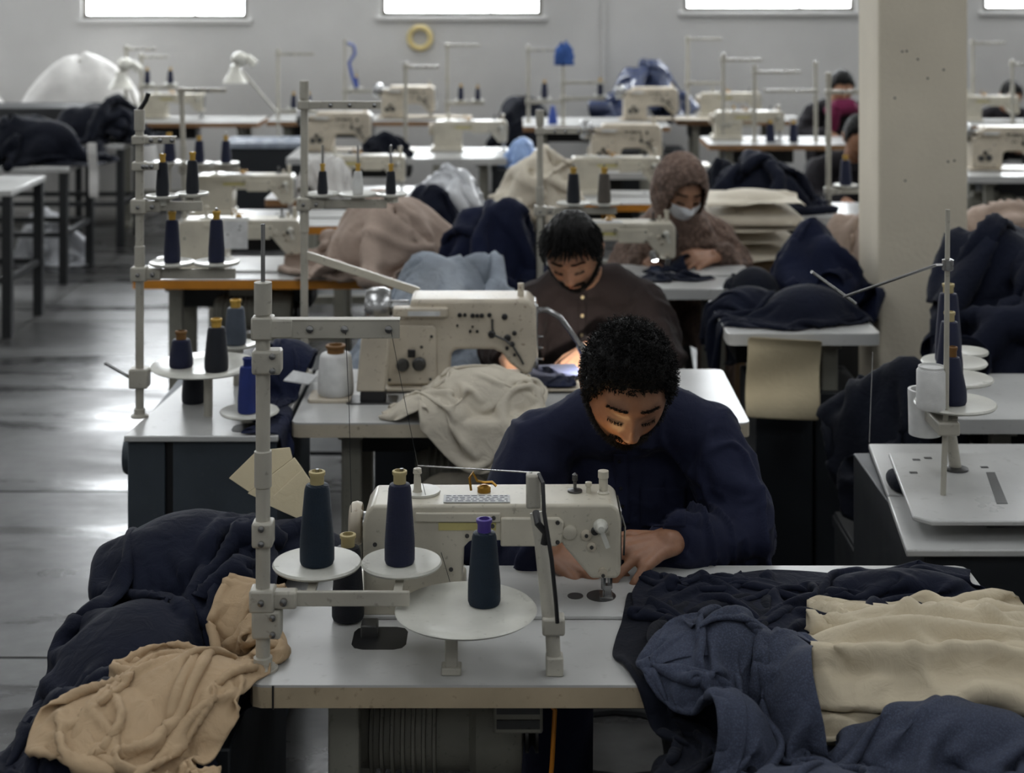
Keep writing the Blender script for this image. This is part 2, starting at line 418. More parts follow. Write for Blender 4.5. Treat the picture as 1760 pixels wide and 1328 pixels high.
def folds(P, sets, seed):
    """long soft folds laid into a draped sheet; sets: (direction, how many, height, waviness)"""
    P = up2(P); n, m = P.shape[:2]
    u = np.linspace(0, 1, n)[:, None]+np.zeros((1, m)); v = np.linspace(0, 1, m)[None, :]+np.zeros((n, 1))
    UV = np.stack([u, v, 0*u], -1); N = np.cross(np.gradient(P, axis=0), np.gradient(P, axis=1)); N /= np.linalg.norm(N, axis=-1, keepdims=True)+1e-9
    N *= np.sign(N[..., 2].mean()); d = 0
    for k, (th, fr, amp, warp) in enumerate(sets):
        s = (u*math.cos(th)+v*math.sin(th)+warp*(noise3(UV, 2.2, seed+k)+.4*noise3(UV, 5, seed+k+30)))*fr
        t = -u*math.sin(th)+v*math.cos(th)
        a = .2+1.1*(noise3(np.stack([np.round(s)*3.7, t*2.5, 0*t], -1), 1, seed+k+60)+1)/2
        d = d+amp*np.exp(-((s-np.round(s))/.2)**2)*a
    return P+N*d[..., None]
def wrinkle(P, amp, freq, seed, th=None):
    """creases along wandering lines, laid into a draped sheet"""
    P = up2(P); n, m = P.shape[:2]; rr = random.Random(seed)
    u = np.linspace(0, 1, n)[:, None]+np.zeros((1, m)); v = np.linspace(0, 1, m)[None, :]+np.zeros((n, 1))
    N = np.cross(np.gradient(P, axis=0), np.gradient(P, axis=1)); N /= np.linalg.norm(N, axis=-1, keepdims=True)+1e-9; N *= np.sign(N[..., 2].mean()); d = 0
    UV = np.stack([u, v, 0*u], -1); wp = .12*np.stack([noise3(UV, 3, seed+k) for k in (0, 1)]+[0*u], -1)
    for k, (a, f) in enumerate(((1, 1), (.7, 1.5), (.45, 2.6))):
        t = (rr.uniform(0, 3.1) if th is None else th+rr.uniform(-.5, .5)); c, s_ = math.cos(t), math.sin(t); q = UV+wp
        R = np.stack([(q[..., 0]*c+q[..., 1]*s_), .38*(-q[..., 0]*s_+q[..., 1]*c), 0*u], -1)
        d = d+amp*a*np.exp(-(noise3(R, freq*f, seed+20+k)/.14)**2)*(.6+.8*noise3(UV, 3, seed+40+k))
    return P+N*d[..., None]
def heap(name, label, cat, c, r, mat, seed=0, amp=.16, stretch=(1,1,1), freq=2.2, nu=96, nv=40, flat=.35, group=None, tilt=0, outl=.16):
    """a crumpled pile: a dome on its flat base with warped ridge folds"""
    th = np.linspace(0, math.pi/2, nv)[:, None]; ph = np.linspace(0, 2*math.pi, nu, endpoint=False)[None, :]
    q = 1-flat
    D = np.stack([np.sin(th)**q*np.cos(ph), np.sin(th)**q*np.sin(ph), np.cos(th)**.8+0*ph], -1)
    out = 1+outl*noise3(np.stack([np.cos(ph)+0*th, np.sin(ph)+0*th, 0*th+0*ph], -1), 1.6, seed)
    P = D*out[..., None]
    s = np.array(stretch)
    Q = P*s*freq; Q = Q+.6*np.stack([noise3(P*s, 1.7, seed+k) for k in (11, 12, 13)], -1)
    rid = (1-np.abs(noise3(Q, 1, seed+1))*2.2)*.6+(1-np.abs(noise3(Q, 2.3, seed+2))*2.2)*.28+noise3(P, 1.4, seed+3)*.7
    k = 1+amp*rid
    P = P*k[..., None]*np.array(r)
    if tilt: P[..., 2] += tilt*P[..., 0]*np.clip(P[..., 2]/r[2], 0, 1)
    P[-1, :, 2] = 0; P[..., 2] = np.maximum(P[..., 2], 0)
    P[0] = P[0].mean(0)
    P = P.reshape(-1, 3)
    fs = [(i*nu+j, (i+1)*nu+j, (i+1)*nu+(j+1) % nu, i*nu+(j+1) % nu) for i in range(nv-1) for j in range(nu)]
    fs.append(tuple((nv-1)*nu+j for j in range(nu-1, -1, -1)))
    me = bpy.data.meshes.new(name); me.from_pydata(P.tolist(), [], fs); me.update()
    o = link(name, me, mat, None, smooth=180); o.location = c
    return tag(o, label, cat, group)

# ------------------------------------------------------------------ sewing equipment
def quad(x0, x1, y0, y1, r=.02):
    return [(x0+r,y0),(x1-r,y0),(x1-r*.3,y0+r*.3),(x1,y0+r),(x1,y1-r),(x1-r*.3,y1-r*.3),(x1-r,y1),(x0+r,y1),(x0+r*.3,y1-r*.3),(x0,y1-r),(x0,y0+r),(x0+r*.3,y0+r*.3)]
def sewing_table(label, x0, x1, y0, y1, edge, rz=0, z=.78, th=.036, legs=M_cast, group='sewing tables', motor=None):
    cx, cy = (x0+x1)/2, (y0+y1)/2; hx, hy = (x1-x0)/2, (y1-y0)/2
    t = thing('sewing_table', label, 'table', (cx, cy, 0), group, rz)
    MB().slab(quad(-hx, hx, -hy, hy), z-.004, z).build('table_top', M_top, t, smooth=30)
    MB().slab(quad(-hx, hx, -hy, hy), z-th, z-.004).build('edge_band', edge, t, smooth=30)
    for sx in (-1, 1):
        lx = sx*(hx-.14)
        for sy in (-1, 1):
            MB().box(lx-.025, lx+.025, sy*(hy-.1)-.018, sy*(hy-.1)+.018, .045, z-th-.02).build('leg', legs, t, smooth=0, bevel=.004)
        MB().box(lx-.03, lx+.03, -hy+.02, hy-.02, 0, .045).build('foot_rail', legs, t, smooth=0, bevel=.004)
        MB().box(lx-.03, lx+.03, -hy+.05, hy-.05, z-th-.02, z-th).build('top_rail', legs, t, smooth=0)
    MB().box(-hx+.14, hx-.14, hy-.13, hy-.09, .2, .24).build('cross_rail', legs, t, smooth=0)
    MB().box(-hx*.75, hx*.1, -.02, hy-.06, z-th-.11, z-th-.002).build('oil_pan', M_dkmetal, t, bevel=.006)
    MB().slab(quad(-.2, .2, -.08, .16), .1, .115).build('treadle', M_dkmetal, t, smooth=0)
    return t
def motor(loc, label, s=.8):
    t = thing('clutch_motor', label, 'motor', loc, 'motors hung under the tables')
    t.scale = (s, s, s)
    MB().lathe([(.03,-.19),(.06,-.19),(.078,-.17),(.082,-.02),(.082,.06),(.1,.075),(.1,.15),(.088,.17),(.03,.175)], n=28, axis='x').build('housing', M_cast, t)
    for k in range(7):
        MB().lathe([(.084,-.15+k*.022),(.09,-.148+k*.022),(.09,-.142+k*.022),(.084,-.14+k*.022)], n=24, axis='x').build('cooling_fin', M_cast, t)
    MB().lathe([(.02,.175),(.05,.178),(.05,.185),(.032,.192),(.05,.2),(.05,.206),(.02,.206)], n=20, axis='x').build('pulley', M_steeldk, t)
    MB().box(-.12, .06, -.03, .03, .08, .115).build('hanger', M_cast, t, bevel=.005)
    MB().box(.1, .2, .06, .1, -.06, .09).build('lever', M_dkmetal, t, bevel=.004)
    return t
def screws(t, pts, y, r=.004):
    for x, z in pts: MB().lathe([(r, y), (r*.9, y-.002), (.0001, y-.0022)], (x, 0, z), 10, 'y').build('screw', M_steeldk, t)
def machine_a():
    """flat-bed lockstitch machine seen from its back, origin under the needle on the bed"""
    t = thing('sewing_machine', '', 'sewing machine', (0,0,0), 'sewing machines')
    fy, by = -.058, .056
    out = [(-.405,.186),(.012,.188),(.024,.178),(.027,.16),(.027,.066),(.02,.058),(-.024,.058),(-.07,.112),(-.078,.124),(-.235,.124),(-.246,.112),(-.252,0),(-.42,0),(-.422,.15),(-.418,.168)]
    MB().prism(out, fy, by).build('body', M_cream, t, bevel=.011, seg=4)
    MB().box(-.44, -.245, -.085, .085, .0, .03).build('pillar_foot', M_cream, t, bevel=.008, seg=3)
    MB().slab(quad(-.45, .3, -.09, .09, .012), .0005, .007).build('bed', M_top, t, bevel=.0015)
    MB().lathe([(.026, .007), (.026,.0085), (.0001,.0086)], (-.004,-.004,0), 24).build('needle_plate', M_steeldk, t)
    MB().lathe([(.014, .007), (.014,.0082), (.0001,.0083)], (-.05,-.004,0), 20).build('slide_plate', M_steeldk, t)
    y = fy
    MB().prism([(-.182,.116),(-.086,.116),(-.074,.124),(-.072,.158),(-.08,.166),(-.182,.166)], y-.006, y+.004).build('cover_plate', M_cream, t, bevel=.003)
    MB().box(-.33, -.182, y-.005, y+.004, .158, .174).build('name_strip', M_cream, t, bevel=.002)
    MB().box(-.29, -.19, y-.0015, y+.004, .143, .156).build('stained_label', M_yellow, t, smooth=0)
    screws(t, [(-.083,.158),(-.083,.124),(-.194,.166),(-.196,.152),(-.24,.135),(-.268,.077),(-.39,.03),(-.4,.12)], y-.006)
    MB().lathe([(.013, y), (.013, y-.004), (.009, y-.012), (.006, y-.02), (.0001, y-.021)], (-.008,0,.15), 20, 'y').build('tension_knob', M_disc, t)
    MB().bar((-.006,y-.016,.144), (.004,y-.016,.118), .004, .008).build('tension_lever', M_disc, t)
    for x, z, r, m in ((-.033,.135,.009,M_cream2), (-.024,.115,.008,M_cream2), (-.018,.142,.007,M_black), (-.062,.14,.012,M_cream)):
        MB().lathe([(r, y+.002), (r, y-.004), (r*.6, y-.006), (.0001, y-.006)], (x,0,z), 18, 'y').build('round_cap', m, t)
    screws(t, [(-.033,.135),(-.024,.115),(-.004,.066)], y-.006, .0035)
    MB().lathe([(.008, y), (.008, y-.004), (.0001, y-.004)], (-.004,0,.07), 16, 'y').build('round_cap', M_cream2, t)
    MB().cyl((0,-.002,.09), (0,-.002,.02), .0045, n=10).build('needle_bar', M_steel, t)
    MB().cyl((0,-.002,.03), (0,-.002,.004), .0012, n=6).build('needle', M_steel, t)
    b = MB().cyl((.012,.004,.085), (.012,.004,.018), .0045, n=10); b.box(-.008,.016,-.022,.01,.0085,.012); b.box(.002,.014,-.006,.008,.01,.026)
    b.build('presser_foot', M_steel, t)
    MB().lathe([(.011,.186),(.011,.19),(.008,.193),(.008,.214),(.0095,.216),(.0095,.228),(.0001,.229)], (0,.0,0), 16).build('regulator_cap', M_cream, t)
    MB().lathe([(.0135,.186),(.013,.191),(.003,.193),(.003,.206),(.005,.208),(.005,.218),(.0001,.222)], (-.05,.01,0), 16).build('thread_post', M_steeldk, t)
    MB().lathe([(.005,.186),(.004,.198),(.006,.2),(.006,.206),(.0001,.208)], (-.026,.005,0), 14).build('small_post', M_cream, t)
    MB().lathe([(.035,.187),(.035,.191),(.0001,.1915)], (-.325,.01,0), 24).build('winder_plate', M_disc, t)
    MB().lathe([(.011,.187),(.007,.195),(.006,.222),(.008,.224),(.007,.232),(.0001,.234)], (-.33,0,0), 14).build('winder_post', M_cream, t)
    b = MB().lathe([(.012,.187),(.012,.196),(.006,.199),(.0001,.2)], (-.212,.012,0), 16)
    b.tube([(-.235,.01,.19),(-.238,.01,.212),(-.232,.01,.222),(-.224,.012,.206),(-.212,.014,.203),(-.198,.016,.203),(-.19,.014,.196)], .0025, 6)
    b.build('brass_thread_guide', M_brass, t)
    MB().box(-.282, -.166, -.05, -.012, .188, .1893).build('instruction_label', M_paper, t, smooth=0)
    b = MB(); r = random.Random(2)
    for row in range(4):
        x = -.278
        while x < -.172:
            w_ = r.uniform(.003,.011); b.box(x, min(x+w_,-.17), -.0455+row*.009, -.0435+row*.009, .1893, .1896); x += w_+r.uniform(.002,.005)
    b.build('label_print', M_ink, t, smooth=0)['kind'] = 'stuff'
    b = MB().lathe([(.012,-.02),(.03,-.02),(.036,-.016),(.038,-.008),(.036,0),(.034,.002),(.03,-.004),(.026,-.005),(.02,.004),(.012,.004)], (-.43,0,.135), 32, 'x'); b.build('handwheel', M_cream2, t)
    MB().cyl((-.435,0,.135), (-.41,0,.135), .02).build('shaft', M_steel, t)
    MB().box(.027, .0295, -.045, .045, .075, .172).build('face_plate', M_steel, t, bevel=.004)
    MB().tube([(.03,-.03,.16),(.036,-.034,.14),(.034,-.032,.09)], .002, 6).build('thread_guide_wire', M_steel, t)
    return t
def machine_b():
    """heavier cylinder-shaped machine with a deep arch, origin under the needle"""
    t = thing('sewing_machine', '', 'sewing machine', (0,0,0), 'sewing machines')
    k = 1/647.; ox, oz = 905, 665
    P = lambda x, y: ((x-ox)*k, (oz-y)*k)
    pts = [(706,512),(909,512),(921,526),(923,610),(912,640),(899,640),(876,622),(862,604),(848,598),(783,598),(775,607),(772,640),(772,662),(664,662),(664,556),(672,549),(700,546)]
    fy, by = -.07, .06
    MB().prism([P(*p) for p in pts], fy, by).build('body', M_cream2, t, bevel=.01, seg=4)
    MB().slab(quad(-.4, .3, -.1, .1, .012), .0005, .008).build('bed', M_cream2, t, bevel=.002)
    MB().prism([P(*p) for p in ((666,555),(744,555),(750,562),(750,650),(744,656),(666,656))], fy-.009, fy).build('cover_plate', M_cream2, t, bevel=.004)
    y = fy-.009
    screws(t, [P(670,560),P(742,574),P(670,648),P(740,647),P(725,592)], y, .0045)
    for px, py, r in ((693,622,.017), (721,620,.018)):
        q = P(px, py); MB().lathe([(r, y), (r, y-.01), (r*.75, y-.016), (.0001, y-.017)], (q[0],0,q[1]), 20, 'y').build('stitch_dial', M_steeldk, t)
    q = P(708,606); MB().box(q[0]-.01, q[0]+.01, y-.01, y, q[1]-.004, q[1]+.016).build('dial_block', M_black, t, bevel=.002)
    b = MB()
    for px, py, r in ((790,538,.006),(799,538,.005),(812,539,.006),(820,539,.005),(828,539,.006),(841,538,.006),(867,541,.008),(845,571,.01),(872,577,.009),(884,569,.006),(880,588,.007),(871,595,.005),(884,606,.004),(786,556,.003),(812,558,.003),(808,566,.004),(820,566,.004)):
        q = P(px, py); MB().lathe([(r, fy), (r, fy-.006), (r*.6, fy-.009), (.0001, fy-.009)], (q[0],0,q[1]), 12, 'y').build('tension_stud', M_black, t)
    b = MB(); b.tube([(P(846,545)[0],fy-.004,P(0,545)[1]),(P(846,560)[0],fy-.004,P(0,560)[1]),(P(849,572)[0],fy-.006,P(0,572)[1]),(P(868,580)[0],fy-.008,P(0,580)[1]),(P(882,592)[0],fy-.006,P(0,592)[1]),(P(894,612)[0],fy-.005,P(0,612)[1]),(P(899,622)[0],fy-.003,P(0,622)[1])], .003, 6)
    b.build('thread_lever', M_steeldk, t)
    x0, z0 = P(676,540); x1, z1 = P(770,528)
    MB().box(x0, x1, fy-.02, fy+.02, z0, z1+.006).build('top_rail', M_cream2, t, bevel=.004)
    MB().box(x0+.04, x1-.02, fy-.021, fy-.02, z0+.004, z1-.002).build('name_strip', M_paper, t, smooth=0)
    x0, z0 = P(648,527)
    MB().lathe([(.02,-.038),(.048,-.034),(.054,-.02),(.054,.014),(.046,.03),(.025,.034)], (x0,0,z0-.012), 28, 'x').build('handwheel', M_steel, t)
    MB().cyl((x0,0,z0-.012), (P(700,0)[0],0,z0-.012), .02).build('shaft', M_steel, t)
    MB().lathe([(.009,.236),(.009,.246),(.008,.248),(.008,.27),(.0001,.271)], (P(895,0)[0],-.02,0), 16).build('regulator_cap', M_cream2, t)
    MB().cyl((0,-.006,.05), (0,-.006,.012), .0055, n=10).build('needle_bar', M_steel, t)
    b = MB().cyl((-.012,0,.05), (-.012,0,.02), .005, n=10); b.box(-.02,.008,-.03,.01,.01,.014); b.build('presser_foot', M_steeldk, t)
    MB().box(.018, .03, -.06, .05, .05, .22).build('face_plate', M_steel, t, bevel=.006)
    for z in (.07,.1,.13): MB().cyl((.028,-.03,z), (.045,-.034,z), .003, n=8).build('thread_hook', M_steel, t)
    return t
def disc_profile(r): return [(.012,-.02),(.02,-.018),(.02,-.004),(r*.6,-.003),(r*.96,0),(r,.004),(r*.97,.0075),(r*.6,.004),(.0001,.0042)]
CONES = {}
def cone(loc, mt, core, label, h=.125, r0=.03, r1=.023, group='thread cones', bare=False):
    """a cone of thread, parts: thread and core"""
    key = (mt.name, core.name, round(h,3), round(r0,3), bare)
    if key not in CONES:
        t = thing('thread_cone', label, 'thread cone', loc, group)
        MB().lathe([(r0*.6,.001),(r0*.93,.001),(r0,.006),(r0*1.005,.02),(r0*.97+.03*r1,h*.3),(r1*1.02,h*.93),(r1*.9,h*.985),(r1*(.88 if bare else .55),h)], n=28).build('thread', mt, t, smooth=50)
        if bare: MB().lathe([(r1*.9,h*.9),(r1*.9,h+.003),(r1*.8,h+.004),(r1*.74,h*.5),(.0001,h*.5)], n=24).build('core', core, t)
        else: MB().lathe([(r1*.56,h*.9),(r1*.56,h+.012),(r1*.66,h+.015),(r1*.66,h+.02),(r1*.45,h+.021),(r1*.4,h*.9)], n=20).build('core', core, t)
        CONES[key] = t
    return place(CONES[key], loc, label, random.Random(str(loc)).uniform(0, 6), group)
def thread_stand(label, base, top_z, tiers=(), arms=(), rod=0, r=.0115, foot=True, group='thread stands', mat=None, lean=0):
    """pole with clamped bars; tiers: (z, x_end, [(dx, dy, disc radius, spindle height)]), arms: (z, x_end, bar height)"""
    mt = mat or M_stand
    t = thing('thread_stand', label, 'thread stand', base, group); h = top_z-base[2]
    MB().tube([(0,0,0),(lean*.5,0,h*.5),(lean,0,h)], r, 14).build('pole', mt, t)
    if foot: MB().lathe([(r*2.1,0),(r*2.1,.004),(r*1.7,.006),(r*1.3,.008),(r*1.3,.02),(r,.022)], n=24).build('base_flange', mt, t)
    if rod: MB().cyl((lean,0,h-.02), (lean,0,h+rod), .0035, n=8).build('top_rod', M_steel, t)
    MB().lathe([(r,h-.05),(r*1.25,h-.048),(r*1.25,h+.002),(r*.4,h+.003)], (lean,0,0), 16).build('pole_cap', mt, t)
    for z, xe, ds in tiers:
        z -= base[2]; s = 1 if xe > 0 else -1; lx = lean*z/h
        b = MB(); b.box(-.02+lx, .02+lx, -.018, .018, z-.018, z+.018); b.box(lx+s*.015, lx+s*.055, -.012, .012, z-.014, z+.014)
        b.build('clamp', mt, t, bevel=.004)
        MB().lathe([(.006,-.012),(.006,-.02),(.0001,-.021)], (lx+s*.035,0,z), 10, 'y').build('clamp_bolt', M_steel, t)
        MB().lathe([(.005,-.018),(.005,-.024),(.0001,-.025)], (lx,0,z), 10, 'y').build('clamp_bolt', M_steel, t)
        MB().box(min(lx+s*.03, xe), max(lx+s*.03, xe), -.004, .004, z-.012, z+.012).build('support_bar', mt, t, bevel=.002)
        for dx, dy, rd, sp in ds:
            MB().lathe(disc_profile(rd), (dx, dy, z+.02), 40).build('spool_disc', M_disc, t, smooth=60)
            MB().bar((dx, 0, z+.008), (dx, dy, z+.012), .014, .006).build('disc_bracket', mt, t)
            if sp: MB().cyl((dx,dy,z+.01), (dx,dy,z+.03+sp), .003, n=8).build('spindle', M_steel, t)
    for z, xe, bh in arms:
        z -= base[2]; s = 1 if xe > 0 else -1; lx = lean*z/h
        b = MB(); b.box(-.017+lx, .017+lx, -.017, .017, z-bh*.6, z+bh*.6); b.box(lx+min(0,s*.05), lx+max(0,s*.05), -.016, -.006, z-bh*.5, z+bh*.5)
        b.build('clamp', mt, t, bevel=.003)
        b = MB(); b.box(min(lx,xe), max(lx,xe), -.014, -.011, z-bh/2, z+bh/2); b.box(min(lx,xe), max(lx,xe), -.014, .008, z+bh/2-.003, z+bh/2)
        b.build('guide_arm', mt, t, bevel=.001)
        for q in (.35, .6, .92): MB().lathe([(.006,-.014),(.006,-.018),(.0001,-.02)], (lx+(xe-lx)*q,0,z), 10, 'y').build('thread_eye', M_steel, t)
    for z in (base[2]+h*.52,):
        z -= base[2]; MB().lathe([(r,-.03),(r*1.22,-.028),(r*1.22,.028),(r,.03)], (lean*z/h,0,z), 16).build('collar', mt, t)
    return t
def thread(pts, label, mt=None, r=.0006):
    return tag(MB().tube(pts, r, 5).build('thread', mt or T_black), label, 'thread', 'loose threads')
def stool(loc, label):
    t = thing('stool', label, 'stool', loc, 'work stools')
    MB().lathe([(.0001,.42),(.15,.42),(.165,.43),(.165,.455),(.15,.465),(.0001,.465)], n=28).build('seat', M_dkmetal, t)
    for a in range(4):
        c, s = math.cos(a*math.pi/2+.78), math.sin(a*math.pi/2+.78)
        MB().cyl((c*.1,s*.1,.42), (c*.19,s*.19,0), .012, n=8).build('leg', M_dkmetal, t)
    MB().tube([(.15*math.cos(a),.15*math.sin(a),.18) for a in np.linspace(0,2*math.pi,17)], .008, 6, cap=False).build('foot_ring', M_dkmetal, t)
    return t

# ------------------------------------------------------------------ foreground station
T1 = sewing_table('foreground table with white top and beige wooden edge, dark cloth heaps on its right', -.412, .85, 2.50, 3.0, M_edge)
MB().box(-.594, -.591, -.2515, -.2495, .742, .779).build('edge_crack', M_black, T1, smooth=0)
b = MB(); b.slab(quad(X(607,2.68)-.219, X(700,2.68)-.219, -.12, -.03), .7795, .7806); b.build('belt_slot_shade', M_black, T1, smooth=0)  # flat black plate: the shade inside the belt cut-out as colour
MB().box(X(622,2.7)-.219, X(650,2.7)-.219, -.075, -.04, .74, .80).build('belt_bracket', M_steeldk, T1, bevel=.002)
MB().box(.20-.219, .42-.219, -.035, -.026, .7795, .7815).build('bed_hinge_strip', M_cream, T1, smooth=0)
MA = machine_a()
place(MA, (X(1037,2.84), 2.84, .78), 'cream lockstitch machine in the foreground with white label on its arm')
motor((-.12, 2.74, .6), 'grey clutch motor under the foreground table')
t = thing('switch_box', 'small grey switch box under the foreground table edge', 'switch box', (.02, 2.62, .66))
MB().box(-.05, .03, -.03, .03, 0, .08).build('case', M_cast, t, bevel=.004)
for k in range(3): MB().box(-.045, .025, -.034, -.03, .01+k*.024, .024+k*.024).build('vent_bar', M_steeldk, t, smooth=0)
MB().tube([(.03,0,.05),(.05,-.01,.03),(.045,-.012,-.06),(.03,-.01,-.2),(.05,0,-.4)], .004, 8).build('cord', paint('orange_cord', S(190,120,30), .5), t)
t = thing('machine_lamp', 'small warm lamp fixed behind the foreground machine head', 'lamp', (X(1000,2.93), 2.925, .885))
MB().box(-.02, .02, -.012, .012, -.005, .02).build('lamp_case', M_steeldk, t, bevel=.003); MB().box(-.015, .015, .0125, .0145, 0, .016).build('led', glow('warm_led', (1,.72,.35,1), 6), t, smooth=0)
ld = bpy.data.lights.new('warm_lamp', 'SPOT'); ld.energy = .45; ld.color = (1,.66,.3); ld.spot_size = 1.5; ld.spot_blend = .8; ld.shadow_soft_size = .01
lo = bpy.data.objects.new('warm_lamp', ld); COL.objects.link(lo); lo.parent = t; lo.location = (0,.02,.02)
lo.rotation_euler = Vector((.11,.12,.26)).to_track_quat('-Z', 'Y').to_euler()
# tall stand at the left front
bs = on(452, 1150); yb = bs.y; zt = W(0, 487, yb).z
p = lambda px: (px-450)*yb/F_PX
zb = W(0, 1028, yb).z
st = thread_stand('tall cream thread stand on the foreground table left corner', bs, zt, tiers=[(zb, p(702), [(X(545,yb+.085)-bs.x, .085, .0735, .15), (X(690,yb+.088)-bs.x, .088, .067, .15)])],
     arms=[(W(0,562,yb).z, p(686), .03)], rod=.095)
for py, h in ((1068, .045), (915, .04), (620, .038)):
    z = W(0, py, yb).z-bs.z; MB().box(-.016, .03 if py != 915 else .017, -.017, .017, z-h/2, z+h/2).build('clamp', M_stand, st, bevel=.004)
    for q in (-.3, .3): MB().lathe([(.005,-.017),(.005,-.022),(.0001,-.023)], (.018 if py != 915 else 0, 0, z+h*q), 10, 'y').build('clamp_bolt', M_steel, st)
dz = zb+.024
cone((X(545,yb+.085), yb+.085, dz), T_teal, C_cream, 'teal-navy thread cone on the leftmost disc of the foreground stand', h=.132, r0=.0285, r1=.0205)
cone((X(687,yb+.088), yb+.088, dz), T_navy, C_cream, 'navy thread cone on the second disc of the foreground stand', h=.132, r0=.025, r1=.0185)
t = thing('spool_plate', 'large white round spool plate on a short post, foreground table', 'spool plate', on(776, 1155), 'spool plates on posts')
c = W(801, 1052, t.location.y+.015)
MB().box(-.01, .01, -.01, .01, 0, c.z-.78-.004).build('post', M_stand, t, bevel=.002)
MB().box(-.016, .016, -.014, .014, 0, .012).build('post_foot', M_stand, t, bevel=.002)
MB().lathe(disc_profile(.114), (c.x-t.location.x, .015, c.z-.78), 56).build('spool_disc', M_disc, t, smooth=60)
cone((X(832,2.57), 2.585, c.z+.004), T_teal, C_purple, 'navy thread cone with purple tip on the large round plate', h=.117, r0=.0265, r1=.0195)
cone((X(598,2.75), 2.75, .782), T_black, C_cream, 'dark thread cone behind the foreground stand discs, beside machine', h=.125, r0=.0275, r1=.021)
# slanting guide post
g0 = on(953, 1157); t = thing('guide_post', 'slanting cream thread guide post on the foreground table front', 'guide post', g0)
q = lambda px, py, dy=0: W(px, py, g0.y+dy)-g0
MB().tube([(0,0,0), q(949,1078), q(944,1060), q(930,925,.03), q(922,880,.04)], [.0115,.0115,.0115,.0115,.011], 16).build('post', M_stand, t)
MB().box(-.014, .014, -.014, .014, 0, .03).build('foot', M_stand, t, bevel=.003)
z = q(949,1072); MB().box(z.x-.016, z.x+.02, -.016, .016, z.z-.014, z.z+.014).build('clamp', M_stand, t, bevel=.004)
z = q(917,850,.045); MB().box(z.x-.012, z.x+.012, z.y-.012, z.y+.012, z.z-.02, z.z+.035).build('head_block', M_stand, t, bevel=.004)
MB().tube([q(926,815,.04), q(933,830,.02), q(935,880,.0), q(948,960,-.01), q(956,1040,-.015), q(958,1070,-.015)], .0035, 8).build('lever_wire', M_black, t)
MB().tube([q(921,880,.02), q(925,900,.0), q(938,915,0), q(935,935,.0)], .006, 8).build('lever_joint', M_black, t)
MB().tube([q(914,812,.045), (W(718,800,2.84)-g0)], .0012, 6).build('wire', M_steel, t)
# ------------------------------------------------------------------ second station
T2 = sewing_table('second-row table with cream edge, cream cloth bundle spilling over its front', -.544, .587, 3.94, 4.47, M_edgecream)
MBm = machine_b()
place(MBm, (X(905,4.31), 4.31, .785), 'worn cream arched machine before the man in brown')
motor((-.1, 4.2, .58), 'grey clutch motor under the second-row table')
t = thing('belt_guard', 'cream slanted box-section belt guard beside the white thread cone', 'belt guard', on(643, 690))
MB().add([(-.045,-.02,.03),(.03,-.02,.03),(.03,.03,.03),(-.045,.03,.03),(-.03,-.02,.19),(.042,-.02,.19),(.042,.03,.19),(-.03,.03,.19)],
         [(0,3,2,1),(4,5,6,7),(0,1,5,4),(1,2,6,5),(2,3,7,6),(3,0,4,7)]).build('guard', M_cream2, t, bevel=.005)
MB().box(-.035, .03, -.016, .026, 0, .03).build('foot', M_black, t, bevel=.003)
MB().slab(quad(-.07,.06,-.03,.05,.01), 0, .004).build('foot_plate', M_steeldk, t)
wb = on(567, 688)
tag(MB().slab(quad(wb.x-.055, wb.x+.055, wb.y-.03, wb.y+.07, .01), .78, .79).build('spool_board', M_cream2, bevel=.002), 'small worn board under the white thread cone', 'board')
cone((X(577,4.17), 4.17, .79), T_white, C_brown, 'white thread cone with brown core on the second-row table', h=.108, r0=.047, r1=.04)
# lamp on the second machine
t = thing('machine_lamp', 'bright gooseneck work lamp on the arched machine', 'lamp', W(922, 530, 4.3))
o = t.location
pts = [W(x, y, Y)-o for x, y, Y in ((918,533,4.3),(940,532,4.3),(962,545,4.3),(982,572,4.31),(1000,598,4.33))]
MB().tube(pts, [.0075,.008,.008,.007,.007], 12).build('gooseneck', M_steel, t)
d = (pts[-1]-pts[-2]).normalized()
MB().cyl(pts[-1]-d*.01, pts[-1]+d*.02, .012, .016).build('lamp_head', M_steel, t)
MB().cyl(pts[-1]+d*.019, pts[-1]+d*.0215, .014).build('led', glow('led_glow', (1,.97,.9,1), 40), t)
ld = bpy.data.lights.new('work_lamp', 'SPOT'); ld.energy = 10.0; ld.color = (1,.96,.88); ld.spot_size = 2.7; ld.spot_blend = .6; ld.shadow_soft_size = .012
lo = bpy.data.objects.new('work_lamp', ld); COL.objects.link(lo); lo.parent = t; lo.location = pts[-1]+d*.025
lo.rotation_euler = Vector((-.25,.7,-.8)).to_track_quat('-Z', 'Y').to_euler()
# ------------------------------------------------------------------ grey cabinet station at the left
t = thing('machine_cabinet', 'blue-grey metal machine cabinet with white top, left of second table', 'cabinet', (-.745, 4.0, 0), 'machine cabinets')
x0, x1, y0, y1 = -.93, -.56, 3.83, 4.5
MB().slab([(x0,y0),(x1,y0),(x1,y1),(x0+.06,y1)], .765, .78).build('top', M_top, t, world=True, bevel=.003)
MB().box(x0+.006, -.835, y0+.015, y1-.02, .02, .763).build('side_panel', M_cab, t, world=True, bevel=.003)
MB().box(-.815, x1-.005, y0+.015, y1-.02, .02, .763).build('front_panel', M_cab, t, world=True, bevel=.003)
MB().box(-.837, -.813, y0+.03, y1-.03, .02, .76).build('gap_strip', M_black, t, world=True, smooth=0)
MB().lathe([(.02,0),(.045,.002),(.05,.01),(.05,.06)], (x0-.03, y0+.14, .695), 28, 'x').build('wheel_cover', M_cab, t, world=True)
b = MB().slab(quad(X(400,3.9), X(455,3.9), y0+.03, y0+.1), .7795, .7808); b.build('slot', M_black, t, world=True, smooth=0)
bs = on(240, 716); yb = bs.y; sc = yb/F_PX
p = lambda px: (px-237)*sc
